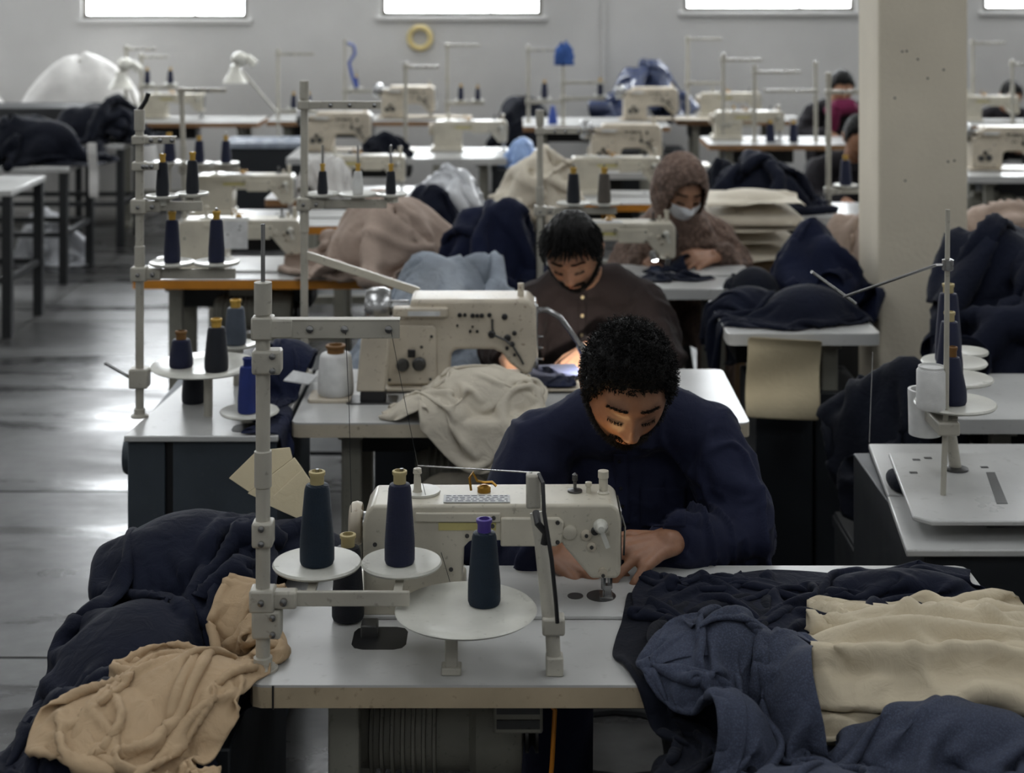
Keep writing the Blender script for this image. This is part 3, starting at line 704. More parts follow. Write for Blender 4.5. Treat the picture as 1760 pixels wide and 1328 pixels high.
zz = lambda py: W(0, py, yb).z
tiersL = [(zz(470), p(402), [(p(290), .02, .058, .13), (p(366), .025, .058, .13)]),
          (zz(354), p(345), [(p(275), .01, .042, .1), (p(321), .05, .042, .1)])]
st = thread_stand('tall cream thread stand of two tiers on the blue-grey cabinet', bs, zz(190), tiers=tiersL, arms=[(zz(240), p(300), .018), (zz(285), p(262), .018)], r=.0105)
MB().tube([(0,0,zz(190)-.78),(.003,0,zz(186)-.78),(p(248),0,zz(172)-.78),(p(252),0,zz(160)-.78)], .006, 8).build('black_tip', M_black, st)
MB().tube([(p(180),-.02,zz(620)-.78),(p(232),0,zz(655)-.78)], .004, 8).build('side_rod', M_steel, st)
MB().box(-.024,.024,-.02,.02, zz(665)-.78, zz(632)-.78).build('clamp', M_stand, st, bevel=.004)
nm = ['leftmost', 'second', 'third']
for ti, ((z, xe, ds), hs, rs) in enumerate(zip(tiersL, (.108,.085), (.0205,.0165))):
    for k, (dx, dy, rd, sp) in enumerate(ds):
        cone((bs.x+dx, yb+dy, z+.024), T_navy if ti != 1 else T_black, C_yellow, '%s navy cone on the %s tier of the tall left stand' % (nm[k], ('lower','upper')[ti]), h=hs, r0=rs, r1=rs*.76)
c = W(345, 638, 4.0)
t = thing('spool_plate', 'white round spool plate on a post, blue-grey cabinet top', 'spool plate', on(358, 714), 'spool plates on posts')
MB().cyl((0,0,0), (0,0,c.z-.785), .011).build('post', M_stand, t)
MB().lathe(disc_profile(.135), (c.x-t.location.x, .04, c.z-.78), 48).build('spool_disc', M_disc, t, smooth=60)
MB().box(c.x-t.location.x-.135, c.x-t.location.x-.05, .03, .05, c.z-.79, c.z-.778).build('bracket', M_stand, t)
cone((X(310,4.02), 4.03, c.z+.004), T_navy, C_brown, 'short navy cone at left on the cabinet spool plate', h=.07, r0=.03, r1=.023)
cone((X(372,3.99), 3.99, c.z+.004), T_black, C_yellow, 'tall blue-black cone at right on the cabinet spool plate', h=.11, r0=.0295, r1=.022)
cone((X(336,4.15), 4.13, .78), T_black, C_yellow, 'black cone standing on the cabinet beneath the spool plate', h=.085, r0=.031, r1=.026)
t = thing('spool_plate', 'small round spool plate holding the slate grey cone', 'spool plate', (X(406,4.3), 4.3, .78), 'spool plates on posts')
MB().cyl((0,0,0), (0,0,.1), .008).build('post', M_stand, t); MB().lathe(disc_profile(.055), (0,0,.105), 36).build('spool_disc', M_disc, t, smooth=60)
cone((X(405,4.3), 4.3, .889), T_grey, C_yellow, 'slate grey cone on the small plate behind the cabinet cones', h=.1, r0=.029, r1=.0235)
t = thing('spool_plate', 'low white disc under the royal blue cone', 'spool plate', (X(430,3.96), 3.95, .782), 'spool plates on posts')
MB().cyl((0,0,0), (0,0,.012), .02).build('post', M_stand, t); MB().lathe(disc_profile(.073), (0,0,.02), 44).build('spool_disc', M_disc, t, smooth=60)
cone((X(427,3.95), 3.94, .806), T_blue, T_blue, 'royal blue cone on a low disc behind the foreground pole', h=.115, r0=.0245, r1=.0195)
# ------------------------------------------------------------------ right cabinet station
x0, x1 = .795, 1.75
t = thing('machine_cabinet', 'dark metal machine cabinet with white top at right edge', 'cabinet', (1.2, 3.4, 0), 'machine cabinets')
MB().slab([(.84,3.77),(.80,3.405),(x1,3.405),(x1,3.77)], .766, .78).build('rear_top', M_top, t, world=True, bevel=.003)
MB().slab([(.797,3.395),(.759,3.08),(x1,3.08),(x1,3.395)], .766, .78).build('front_top', M_top, t, world=True, bevel=.003)
MB().box(.80, 1.03, 3.1, 3.75, .02, .764).build('left_panel', M_cabdk, t, world=True, bevel=.003)
MB().box(1.05, x1, 3.1, 3.75, .02, .764).build('front_panel', M_cabdk, t, world=True, bevel=.003)
MB().box(1.02, 1.06, 3.12, 3.7, .02, .768).build('strap', M_black, t, world=True)
t = thing('machine_plate', 'raised white machine bed plate on the right cabinet', 'plate', (1.3, 3.4, .78))
MB().slab([(X(1527,3.56),3.56),(X(1584,3.12)-.01,3.15),(X(1584,3.12)+.02,3.12),(1.7,3.12),(1.7,3.56)], .812, .822).build('plate', M_top, t, world=True, bevel=.003)
MB().box(.95, 1.6, 3.2, 3.5, .78, .812).build('base', M_steeldk, t, world=True)
MB().slab([(X(1690,3.44),3.42),(X(1705,3.44),3.42),(X(1727,3.24),3.22),(X(1708,3.24),3.22)], .8215, .823).build('slot', M_steeldk, t, world=True, smooth=0)
for px, py in ((1570,812),(1575,790),(1595,787),(1692,803)): 
    q = on(px, py, .822); MB().box(q.x-.008, q.x+.008, q.y-.005, q.y+.005, .8215, .823).build('scuffed_hole', M_black, t, world=True, smooth=0)
tag(MB().ell(on(1545, 830, .79)+Vector((0,0,.005)), (.025,.06,.02)).build('oil_pad', F_navydk), 'dark pad at the left edge of the right cabinet top', 'pad')
b0 = on(1621, 850, .822); yb = b0.y
st = thing('thread_stand', 'thin rod thread stand with three discs on the right cabinet', 'thread stand', b0, 'thread stands')
Q = lambda px, py, Y=yb: W(px, py, Y)-b0
MB().tube([(0,0,0), Q(1626,700), Q(1629,360)], [.006,.006,.005], 12).build('rod', M_stand, st)
pb = on(1643, 807, .822)-b0
MB().tube([pb, Q(1632,735, 3.42), Q(1629,700,3.42)], .0125, 14).build('post', M_stand, st)
MB().lathe([(.026,0),(.026,.004),(.015,.008)], pb, 20).build('base_flange', M_steeldk, st)
MB().box(-.014, .03, -.02, .15, Q(0,745).z, Q(0,722).z).build('clamp', M_stand, st, bevel=.004)
zr = .99-b0.z
DD = [(1642,3.33,.085), (1648,3.53,.075), (1640,3.68,.075), (1662,3.78,.05)]
for px, Y, r in DD:
    MB().lathe(disc_profile(r), (X(px,Y)-b0.x, Y-b0.y, zr), 44).build('spool_disc', M_disc, st, smooth=60)
MB().bar((X(1632,3.3)-b0.x, .0, zr-.02), (X(1640,3.8)-b0.x, .52, zr-.02), .02, .014).build('support_bar', M_stand, st)
MB().tube([Q(1629,455), Q(1610,455), Q(1450,510, 3.45)], .0032, 8).build('cross_rod', M_steel, st)
MB().tube([Q(1395,467,3.4), Q(1470,521,3.5)], .004, 8).build('thread_bar', M_steel, st)
MB().lathe([(.008,-.012),(.012,-.01),(.012,.01),(.008,.012)], Q(1629,455), 12).build('rod_joint', M_steel, st)
z = .994
cone((X(1637,3.33)-.0, 3.33, z), T_navy, C_brown, 'front navy cone on the right cabinet stand', h=.098, r0=.029, r1=.016)
cone((X(1632,3.52), 3.52, z), T_navy, C_cream, 'middle navy cone on the right cabinet stand', h=.13, r0=.029, r1=.019)
cone((X(1630,3.68), 3.68, z), T_navy, C_cream, 'rear navy cone on the right cabinet stand', h=.16, r0=.03, r1=.021)
cone((X(1599,3.3), 3.29, z), T_white, T_white, 'white cone on the front disc of the right cabinet stand', h=.085, r0=.031, r1=.03, bare=True)
b = MB(); r = .034
cw = W(1590, 705, 3.4)
b.lathe([(r,-.05),(r+.002,.045),(r-.004,.045),(r-.006,-.045)], cw, 28)
tag(b.build('paper_tube', T_white), 'hollow white tube hanging left of the right stand discs', 'tube')

# ------------------------------------------------------------------ people
def remesh(b, vox, iters=4):
    """one continuous skin over overlapping closed shapes -> (verts, faces)"""
    me = bpy.data.meshes.new('tmp'); me.from_pydata([tuple(p) for p in b.v], [], b.f)
    o = bpy.data.objects.new('tmp', me); COL.objects.link(o)
    m = o.modifiers.new('r', 'REMESH'); m.mode = 'VOXEL'; m.voxel_size = vox
    ev = o.evaluated_get(bpy.context.evaluated_depsgraph_get()); em = ev.to_mesh()
    V = np.empty(len(em.vertices)*3); em.vertices.foreach_get('co', V); V = V.reshape(-1, 3)
    Fs = np.array([p.vertices[:] if len(p.vertices) == 4 else (*p.vertices[:], p.vertices[2]) for p in em.polygons])
    ev.to_mesh_clear(); bpy.data.objects.remove(o); bpy.data.meshes.remove(me)
    E = np.unique(np.sort(np.concatenate([Fs[:, [0,1]], Fs[:, [1,2]], Fs[:, [2,3]], Fs[:, [3,0]]]), axis=1), axis=0)
    E = E[E[:, 0] != E[:, 1]]
    for _ in range(iters): V = lap(V, E, .5)
    return V, Fs, E
def lap(V, E, k):
    A = np.zeros_like(V); c = np.zeros(len(V))
    for d in range(3): A[:, d] = np.bincount(E[:, 0], V[E[:, 1], d], len(V))+np.bincount(E[:, 1], V[E[:, 0], d], len(V))
    c = np.bincount(E[:, 0], minlength=len(V))+np.bincount(E[:, 1], minlength=len(V))
    return V+(A/np.maximum(c, 1)[:, None]-V)*k
def normals(V, Fs):
    n = np.cross(V[Fs[:, 2]]-V[Fs[:, 0]], V[Fs[:, 3]]-V[Fs[:, 1]]); N = np.zeros_like(V)
    for k in range(4):
        for d in range(3): N[:, d] += np.bincount(Fs[:, k], n[:, d], len(V))
    return N/(np.linalg.norm(N, axis=1, keepdims=True)+1e-12)
def np_obj(name, V, Fs, mat, parent, col=None):
    off = np.array(wloc(parent)); me = bpy.data.meshes.new(name)
    me.from_pydata((V-off).tolist(), [], [tuple(f) if f[2] != f[3] else tuple(f[:3]) for f in Fs.tolist()]); me.update()
    if col is not None:
        a = me.color_attributes.new('tint', 'FLOAT_COLOR', 'POINT'); a.data.foreach_set('color', np.concatenate([col, np.ones((len(col), 1))], 1).astype(np.float32).ravel())
    return link(name, me, mat, parent, smooth=180)
def skin_mat():
    m, nt, b = mat_base('skin'); a = nd(nt, 'ShaderNodeAttribute', attribute_name='tint')
    tc = nd(nt, 'ShaderNodeTexCoord').outputs['Object']; n = nd(nt, 'ShaderNodeTexNoise', Scale=45.0, Detail=5.0); nt.links.new(tc, n.inputs['Vector'])
    mm = nd(nt, 'ShaderNodeMix', data_type='RGBA', blend_type='MULTIPLY'); mm.inputs[0].default_value = .6
    nt.links.new(a.outputs[0], mm.inputs[6]); nt.links.new(ramp(nt, n.outputs[0], (.72,.66,.62,1), (1.1,1.08,1.06,1), .3, .7), mm.inputs[7])
    nt.links.new(mm.outputs[2], b.inputs['Base Color']); b.inputs['Roughness'].default_value = .48
    b.inputs['Subsurface Weight'].default_value = .12; b.inputs['Subsurface Radius'].default_value = (.012,.005,.003); b.inputs['Subsurface Scale'].default_value = .6
    n2 = nd(nt, 'ShaderNodeTexNoise', Scale=320.0, Detail=3.0); nt.links.new(tc, n2.inputs['Vector'])
    bp = nd(nt, 'ShaderNodeBump', Strength=.2, Distance=.001); nt.links.new(n2.outputs[0], bp.inputs['Height']); nt.links.new(bp.outputs[0], b.inputs['Normal'])
    return m
M_skin = skin_mat()
def hair_mat(name, c, rough=.42):
    m, nt, b = mat_base(name); b.inputs['Base Color'].default_value = c; b.inputs['Roughness'].default_value = rough; b.inputs['Specular IOR Level'].default_value = .2
    tc = nd(nt, 'ShaderNodeTexCoord').outputs['Object']; n = nd(nt, 'ShaderNodeTexNoise', Scale=240.0, Detail=3.0, Distortion=.6); nt.links.new(tc, n.inputs['Vector'])
    bp = nd(nt, 'ShaderNodeBump', Strength=.8, Distance=.003); nt.links.new(n.outputs[0], bp.inputs['Height']); nt.links.new(bp.outputs[0], b.inputs['Normal']); return m
M_hair = hair_mat('black_hair', S(12,11,11), .6)

def g(x, s): return np.exp(-(x/s)**2)
def head_points(D):
    """unit directions (face looks to -y) -> points of a human head, metres, centre between the ears"""
    x, y, z = D[..., 0], D[..., 1], D[..., 2]
    lo = np.clip(-z, 0, 1); fr = np.clip(-y, 0, 1)
    rx = .077*(1-.30*lo**2); ry = np.where(y < 0, .094-.010*lo**3, .098*(1-.32*lo**1.5)); rz = np.where(z > 0, .112, .122)
    p = np.stack([x*rx, y*ry, z*rz], -1)
    px, pz = p[..., 0], p[..., 2]; f = np.clip(fr*2.2-.5, 0, 1)
    ax = np.abs(px)
    nose = .024*g(px, .0085+.006*np.clip((-.005-pz)/.03, 0, 1))*np.where(pz > -.034, np.clip((.026-pz)/.06, 0, 1)**1.1, np.clip(1-(-.034-pz)/.011, 0, 1))
    ala = .010*g(ax-.0125, .006)*g(pz+.033, .007)
    eye = -.0095*g(ax-.031, .017)*g(pz-.008, .011)+.0065*g(ax-.031, .012)*g(pz-.006, .0085)
    brow = .0045*g(pz-.029, .008)*g(ax-.028, .022)
    lip = .0065*g(px, .021)*(g(pz+.058, .0055)+g(pz+.07, .006))-.004*g(px, .022)*g(pz+.0635, .0022)
    chin = .007*g(px, .02)*g(pz+.098, .014); cheek = .004*g(ax-.045, .02)*g(pz+.022, .018); phil = -.002*g(px, .004)*g(pz+.05, .006)
    p[..., 1] -= f*(nose+ala+eye+brow+lip+chin+cheek+phil)
    return p
def sphere_dirs(nv, nu):
    th = np.linspace(.004, math.pi-.004, nv)[:, None]; ph = np.linspace(0, 2*math.pi, nu, endpoint=False)[None, :]
    return np.stack([np.sin(th)*np.cos(ph), np.sin(th)*np.sin(ph), np.cos(th)+0*ph], -1)
def az(D): return np.abs(np.arctan2(D[..., 0], -D[..., 1]))
HAIRLINE = ([0,.5,.85,1.15,1.35,1.6,2.0,3.15], [.60,.58,.46,.05,-.22,.02,-.40,-.62])
def hands_pose(b, wrist, fwd, nrm, thumb, curl=(.35,.5,.35), spread=.12, s=1.0, curls=None):
    f = Vector(fwd).normalized(); n = Vector(nrm); n = (n-f*n.dot(f)).normalized(); l = f.cross(n).normalized()*thumb; w = Vector(wrist)
    kn = []
    for i in range(4):
        a = w+l*(.017-.011*i)*s; k = w+f*(.088-(.0, -.003, .001, .009)[i])*s+l*(.032-.0215*i)*s+n*(.003,.006,.004,0)[i]*s
        b.tube([a-f*.012, a+f*.03*s, k], [.015*s,.0148*s,.0108*s], 10); b.ell(k, (.0105*s,)*3, nu=10, nv=8); kn.append(k)
    b.ell(w+f*.05*s+l*.004-n*.004, (.034*s,.034*s,.014*s), Matrix((l, f, n)).transposed(), 14, 10)
    for i in range(4):
        L = (.042,.047,.044,.034)[i]*s; d = (f+l*spread*(1.3-.9*i)).normalized(); p = kn[i]; c = curls[i] if curls else curl; a = 0
        pts = [p]; rs = [.0095*s]
        for j in range(3):
            a += c[j]; dd = (d*math.cos(a)-n*math.sin(a)); p = p+dd*L*(1,.62,.5)[j]; pts.append(p); rs.append((.0086,.0078,.0064)[j]*s)
        b.tube(pts, rs, 10)
        for q, r in zip(pts[1:], rs[1:]): b.ell(q, (r,)*3, nu=10, nv=8)
    p = w+f*.018*s+l*.024*s-n*.006; d = (f*.62+l*.72-n*.25).normalized(); pts = [p]; rs = [.016*s]
    for j, L in enumerate((.04,.032,.026)):
        p = p+d*L*s; pts.append(p); rs.append((.0125,.0105,.0078)[j]*s); d = (d+f*.45-l*.25-n*.12).normalized()
    b.tube(pts, rs, 10); b.ell(pts[-1], (rs[-1],)*3, nu=10, nv=8); b.ell(pts[1], (rs[1],)*3, nu=10, nv=8)
    return kn
def strands(name, roots, dirs, length, mat, parent, r=.0008, curl=0, seg=5, grav=0, seed=0, jit=.3, nrm=None):
    rng = np.random.default_rng(seed); n = len(roots); L = length if hasattr(length, '__len__') else np.full(n, length)
    d = dirs+rng.normal(size=(n, 3))*jit; d /= np.linalg.norm(d, axis=1, keepdims=True)
    a = np.cross(d, rng.normal(size=(n, 3))); a /= np.linalg.norm(a, axis=1, keepdims=True)+1e-9; b = np.cross(d, a)
    rings = []; p = roots.copy(); ph = rng.uniform(0, 6.3, n); th = rng.uniform(.8, 1.6, n)*curl
    for k in range(seg+1):
        rr = r*(1-.75*k/seg); s = []
        for q in range(3): s.append(p+(a*math.cos(q*2.094)+b*math.sin(q*2.094))*rr)
        rings.append(np.stack(s, 1))
        t = d+np.stack([np.cos(ph+k*th)]*3, 1)*a*(1 if curl else 0)+np.stack([np.sin(ph+k*th)]*3, 1)*b*(1 if curl else 0)
        t[:, 2] -= grav*k; t /= np.linalg.norm(t, axis=1, keepdims=True); p = p+t*(L/seg)[:, None]
    R = np.stack(rings, 1).reshape(n, (seg+1)*3, 3); V = R.reshape(-1, 3); base = np.arange(n)[:, None]*(seg+1)*3
    F = []
    for k in range(seg):
        for q in range(3):
            F.append(np.stack([base[:, 0]+k*3+q, base[:, 0]+k*3+(q+1) % 3, base[:, 0]+(k+1)*3+(q+1) % 3, base[:, 0]+(k+1)*3+q], 1))
    o = np_obj(name, V, np.concatenate(F), mat, parent); o['kind'] = 'stuff'; return o
def person(label, head, rot, neck, sh, el, wr, hnd, pelvis, cloth_mat, skin, vox=.0042, hair='curly', beard=1.0, scarf=None, mask=False, seed=0, knees=None,
           sleeve=(.074,.064,.046), cuff=.04, chest=(.175,.115,.19), fold=1.0, detail=True, hscale=1.0, hair_mat_=None):
    H = Vector(head); R = Matrix.Rotation(rot[1], 3, 'Z') @ Matrix.Rotation(rot[0], 3, 'X') @ Matrix.Rotation(rot[2], 3, 'Y')
    Rn = np.array(R); Hn = np.array(H)
    t = thing('person', label, 'person', (pelvis[0], pelvis[1], 0))
    mid = (Vector(sh[0])+Vector(sh[1]))/2; pv = Vector(pelvis); nk = Vector(neck)
    # --- body: head, neck, trunk, arms and hands in one skin
    b = MB(); D = sphere_dirs(80, 112); P = head_points(D)*hscale; nv, nu = P.shape[:2]
    Q = P.reshape(-1, 3) @ Rn.T+Hn
    b.add(Q.tolist(), [(i*nu+j, (i+1)*nu+j, (i+1)*nu+(j+1) % nu, i*nu+(j+1) % nu) for i in range(nv-1) for j in range(nu)]+[tuple(range(nu)), tuple((nv-1)*nu+j for j in range(nu-1, -1, -1))])
    for s in (-1, 1):
        for q, r in (((.078,.012,-.004),(.009,.019,.032)), ((.083,.02,.006),(.007,.016,.022))):
            b.ell(H+R @ (Vector((s*q[0], q[1], q[2]))*hscale), r, R @ Matrix.Rotation(s*-.35, 3, 'Z'), 12, 10)
    nb = H+R @ Vector((0, .03, -.06))
    b.tube([H+R @ Vector((0,.025,-.03)), nb, nb.lerp(nk, .6), nk], [.055,.054,.056,.066], 16)
    b.ell(mid.lerp(pv, .28), (chest[0]*.7, chest[1]*.6, chest[2]*.8), nu=20, nv=14); b.ell(mid.lerp(pv, .6)+Vector((0,.02,0)), (.12,.08,.16))
    b.tube([sh[0], Vector(sh[0]).lerp(nk, .5)+Vector((0,.015,0)), nk-Vector((0,-.02,.045)), Vector(sh[1]).lerp(nk, .5)+Vector((0,.015,0)), sh[1]], [.045,.045,.05,.045,.045], 14)
    for k in range(2):
        S_, E_, W_ = Vector(sh[k]), Vector(el[k]), Vector(wr[k])
        b.tube([S_, S_.lerp(E_, .5), E_], [.048,.043,.038], 12); b.ell(E_, (.038,)*3, nu=12, nv=8); b.ell(S_, (.05,)*3, nu=12, nv=8)
        b.tube([E_, E_.lerp(W_, .35), W_], [.037,.036,.025], 12); b.ell(W_, (.025,)*3, nu=12, nv=8)
        hands_pose(b, W_, *hnd[k][0], **hnd[k][1])
    V, Fs, E = remesh(b, vox, 2)
    L = (V-Hn) @ Rn/hscale                                 # head coordinates for the natural colouring of lips, brows, beard shadow
    lx, ly, lz = np.abs(L[:, 0]), L[:, 1], L[:, 2]; face = np.clip((-.03-ly)/.02, 0, 1)*(lz > -.14)
    sk = np.array(skin[:3]); col = np.tile(sk, (len(V), 1)); dark = np.array([.012,.009,.008])
    def blend(mask, c): col[:] = col*(1-mask[:, None])+np.array(c)*mask[:, None]
    blend(face*.35*g(L[:, 0], .024)*g(lz+.064, .011), sk*np.array([.85,.5,.5]))
    blend(face*.3*g(lz-.032+.25*np.abs(lx-.028)*0-.1*(lx-.03), .0045)*np.clip((lx-.008)/.006, 0, 1)*np.clip((.052-lx)/.008, 0, 1), dark)
    blend(face*.8*g(lz+.0005+3*(lx-.031)**2, .0022)*np.clip((.016-np.abs(lx-.031))/.004, 0, 1), dark)
    blend(face*.35*g(lz-.010, .007)*g(lx-.031, .016), sk*.55)
    if beard:
        jaw = np.clip((-.034-lz-.3*np.clip(.045-lx, 0, 1)*(lx < .045))/.012, 0, 1)*np.clip((.055-ly)/.03, 0, 1)*(lz > -.16)
        mo = g(lz+.0485, .0075)*np.clip((.036-lx)/.008, 0, 1); jaw2 = np.where((lz > -.078) & (lx < .028), 0, jaw)
        blend(np.clip(np.maximum(jaw2, mo)*.85*beard, 0, 1)*(ly < .04)*(np.linalg.norm(L, axis=1) < .15), dark*1.4)
    body = np_obj('body', V, Fs, M_skin, t, col)
    # --- shirt
    b = MB()
    b.ell(mid.lerp(pv, .22)+Vector((0,0,-.02)), chest); b.ell(mid.lerp(pv, .55), (chest[0]*.93, chest[1]*1.05, .2)); b.ell(pv+Vector((0,0,.08)), (.19,.15,.2))
    up = (nb-nk).normalized()
    b.tube([sh[0], Vector(sh[0]).lerp(nk, .5)+Vector((0,.0,.012)), nk-Vector((0,0,.035)), Vector(sh[1]).lerp(nk, .5)+Vector((0,0,.012)), sh[1]], [.062,.07,.078,.07,.062], 16)
    b.tube([nk-Vector((0,0,.05)), nk+up*.012, nk+up*.03], [.085,.072,.067], 18)
    for k in range(2):
        S_, E_, W_ = Vector(sh[k]), Vector(el[k]), Vector(wr[k]); sag = Vector((0,.0,-.012))
        b.ell(S_, (sleeve[0]*.98,)*3, nu=14, nv=10)
        b.tube([S_, S_.lerp(E_, .5), E_], [sleeve[0], sleeve[0]*.93, sleeve[1]], 16); b.ell(E_, (sleeve[1],)*3, nu=14, nv=10)
        b.tube([E_, E_.lerp(W_, .5)+sag, W_.lerp(E_, .06)], [sleeve[1], (sleeve[1]+sleeve[2])/2+.006, sleeve[2]], 16)
        b.tube([W_.lerp(E_, .32), W_.lerp(E_, .04)], [cuff+.002, cuff], 18)
    V, Fs, E = remesh(b, max(vox*1.35, .0055), 7)
    N = normals(V, Fs)
    wq = V+.05*np.stack([noise3(V, 5, seed+k) for k in range(3)], -1)
    ridge = np.exp(-(noise3(wq*np.array([1.1,1,.42]), 13, seed+4)/.13)**2)+.7*np.exp(-(noise3((wq @ np.array([[.8,0,.6],[0,1,0],[-.6,0,.8]]))*np.array([1.2,1,.35]), 11, seed+14)/.13)**2)-.4; fine = np.exp(-(noise3(wq, 26, seed+5)/.13)**2)-.3
    near = np.zeros(len(V))
    for q in list(el)+list(wr): near = np.maximum(near, np.exp(-(np.linalg.norm(V-np.array(q), axis=1)/.12)**2))
    for q in sh: near = np.maximum(near, .8*np.exp(-(np.linalg.norm(V-(np.array(q)+np.array((0,-.04,-.12))), axis=1)/.12)**2))
    drap = noise3(wq*np.array([1,1,.12]), 16, seed+9)
    top = np.clip((V[:, 2]-(mid.z+.02))/.05, 0, 1)
    V = V+N*(fold*(1-.75*top)*(.016*ridge*(.45+near)+.007*fine*(near+.15)+.018*drap))[:, None]
    for _ in range(1): V = lap(V, E, .4)
    shirt = np_obj('shirt', V, Fs, cloth_mat, t)
    bvh = BVHTree.FromPolygons([Vector(v) for v in V], [tuple(f) for f in Fs.tolist()]) if detail else None
    # --- trousers and shoes
    kn = knees or [Vector((sh[0][0]+.02, pv.y-.42, pv.z+.02)), Vector((sh[1][0]-.02, pv.y-.42, pv.z+.02))]
    b = MB(); b.ell(pv, (.17,.14,.12))
    for k in range(2):
        h = pv+Vector(((-.09,.09)[k],0,0)); a = Vector((kn[k][0], kn[k][1]+.05, .1))
        b.tube([h, h.lerp(kn[k], .5), kn[k]], [.1,.09,.075], 14); b.ell(kn[k], (.075,)*3); b.tube([kn[k], kn[k].lerp(a, .5), a], [.075,.075,.07], 14)
    V2, F2, E2 = remesh(b, .012, 4); np_obj('trousers', V2, F2, cloth_mat, t)
    for k in range(2):
        MB().ell((kn[k][0], kn[k][1]-.02, .045), (.045,.12,.045)).build('shoe', M_black, t, world=True)
    # --- hair, beard, brows
    HM = hair_mat_ or M_hair
    rng = np.random.default_rng(seed)
    if hair:
        thr = np.interp(az(D), *HAIRLINE)+.05*noise3(D, 6, seed); ok = D[..., 2] > thr
        curly = hair == 'curly'
        edge = np.clip((D[..., 2]-thr)/.25, 0, 1)
        topw = np.clip(D[..., 2]+.3, 0, 1)
        bump = (.006+.012*edge*topw+(.007*noise3(D, 11, seed+2)+.005*noise3(D, 22, seed+3))*edge) if curly else (.004+.011*edge*topw+.004*noise3(D*np.array([2.2,.7,1]), 8, seed+2)*edge)
        C = (P/hscale+D*bump[..., None])*hscale
        ids = -np.ones((nv, nu), int); ids[ok] = np.arange(ok.sum())
        fs = []
        for i in range(nv-1):
            for j in range(nu):
                q = (ids[i, j], ids[i+1, j], ids[i+1, (j+1) % nu], ids[i, (j+1) % nu])
                if min(q) >= 0: fs.append(q)
        np_obj('hair', C[ok] @ Rn.T+Hn, np.array(fs), HM, t)
        if detail and not scarf:
            n = 3600 if curly else 3000
            d = rng.normal(size=(n*2, 3)); d /= np.linalg.norm(d, axis=1, keepdims=True); th2 = np.interp(az(d), *HAIRLINE); d = d[d[:, 2] > th2-.04][:n]
            root = head_points(d)*hscale
            if curly:
                ee = np.clip((d[:, 2]-np.interp(az(d), *HAIRLINE))/.25, 0, 1)*np.clip(d[:, 2]+.3, 0, 1)
                dirs = d*.8+np.stack([0*d[:, 0], -.35+0*d[:, 0], -.1+0*d[:, 0]], 1)
                strands('hair_curls', (root+d*(.004+.008*ee)[:, None]) @ Rn.T+Hn, dirs @ Rn.T, .012+.018*ee, HM, t, r=.0016, curl=1.5, seg=6, seed=seed, jit=.35)
            else:
                dirs = d*.28+np.stack([d[:, 0]*.5, -.75+.35*d[:, 1], -.35-.25*np.abs(d[:, 0])], 1)
                strands('hair_locks', (root+d*.009) @ Rn.T+Hn, dirs @ Rn.T, .008+(.036+.014*rng.random(len(d)))*np.clip(d[:, 2]*1.3-.1, 0, 1), HM, t, r=.0016, seg=5, grav=.05, seed=seed, jit=.1)
    if detail:
        # brows, lashes and beard as short hairs on the face surface
        hb = MB(); hb.v = Q.tolist(); pts = []; dr = []; ln = []
        def onface(x, z):                                   # frontal face point: search the direction with these x,z
            D0 = np.stack([x/.077, -np.sqrt(np.clip(1-(x/.077)**2-(z/.117)**2, .02, 1)), z/.117], -1); D0 /= np.linalg.norm(D0, axis=-1, keepdims=True); return head_points(D0)
        for s in (-1, 1):
            x = rng.uniform(.011, .048, 170); z = .031+.02*(x-.01)-3.2*np.clip(x-.032, 0, 1)**2*8+rng.normal(size=170)*.0013
            pts.append(onface(s*x, z)); dr.append(np.stack([s*np.ones(170), -.35*np.ones(170), .15*np.ones(170)], 1)); ln.append(np.full(170, .006))
            x = rng.uniform(.017, .045, 60); z = -.0035-4*(x-.031)**2*-1+rng.normal(size=60)*.0006
            pts.append(onface(s*x, z)); dr.append(np.stack([s*.3*np.ones(60), -1*np.ones(60), -.5*np.ones(60)], 1)); ln.append(np.full(60, .006))
        if not mask: strands('brows_and_lashes', (np.concatenate(pts)*hscale) @ Rn.T+Hn, np.concatenate(dr) @ Rn.T, np.concatenate(ln), HM, t, r=.0005, seg=3, seed=seed, jit=.2)
        else: strands('brows_and_lashes', (np.concatenate(pts)*hscale) @ Rn.T+Hn, np.concatenate(dr) @ Rn.T, np.concatenate(ln), HM, t, r=.0009, seg=3, seed=seed, jit=.2)
        if beard:
            d = rng.normal(size=(60000, 3)); d /= np.linalg.norm(d, axis=1, keepdims=True); p = head_points(d); x, y, z = np.abs(p[:, 0]), p[:, 1], p[:, 2]
            cheek = np.interp(x, [0,.03,.05,.07], [-.08,-.074,-.058,-.02])
            keep = ((z < cheek) & (y < .01) & (z > -.125)) | ((np.abs(z+.048+.12*np.clip(x-.012, 0, 1)) < .0065) & (x < .034) & (y < 0)) | ((x > .024) & (x < .034) & (z < -.05) & (z > -.09) & (y < 0))
            p = p[keep][:4200]; dd = d[keep][:4200]
            strands('beard', (p*hscale) @ Rn.T+Hn, (dd*.7+np.array([0,-.15,-.8])) @ Rn.T, .009+.006*rng.random(len(p)), HM, t, r=.0009, curl=.5, seg=3, seed=seed+1, jit=.25)
    return t, body, shirt, bvh, R, H
def button_on(bvh, parent, px, py, mat, r=.006, name='button'):
    d = (W(px, py, 1.0)-Vector((0,0,EYE))).normalized(); hit = bvh.ray_cast(Vector((0,0,EYE)), d)
    if hit[0] is None: return
    n = hit[1] if hit[1].dot(d) < 0 else -hit[1]; n.normalize()
    MB().cyl(hit[0]-n*.001, hit[0]+n*.0065, r, r*.8, n=12).build(name, mat, parent, world=True)

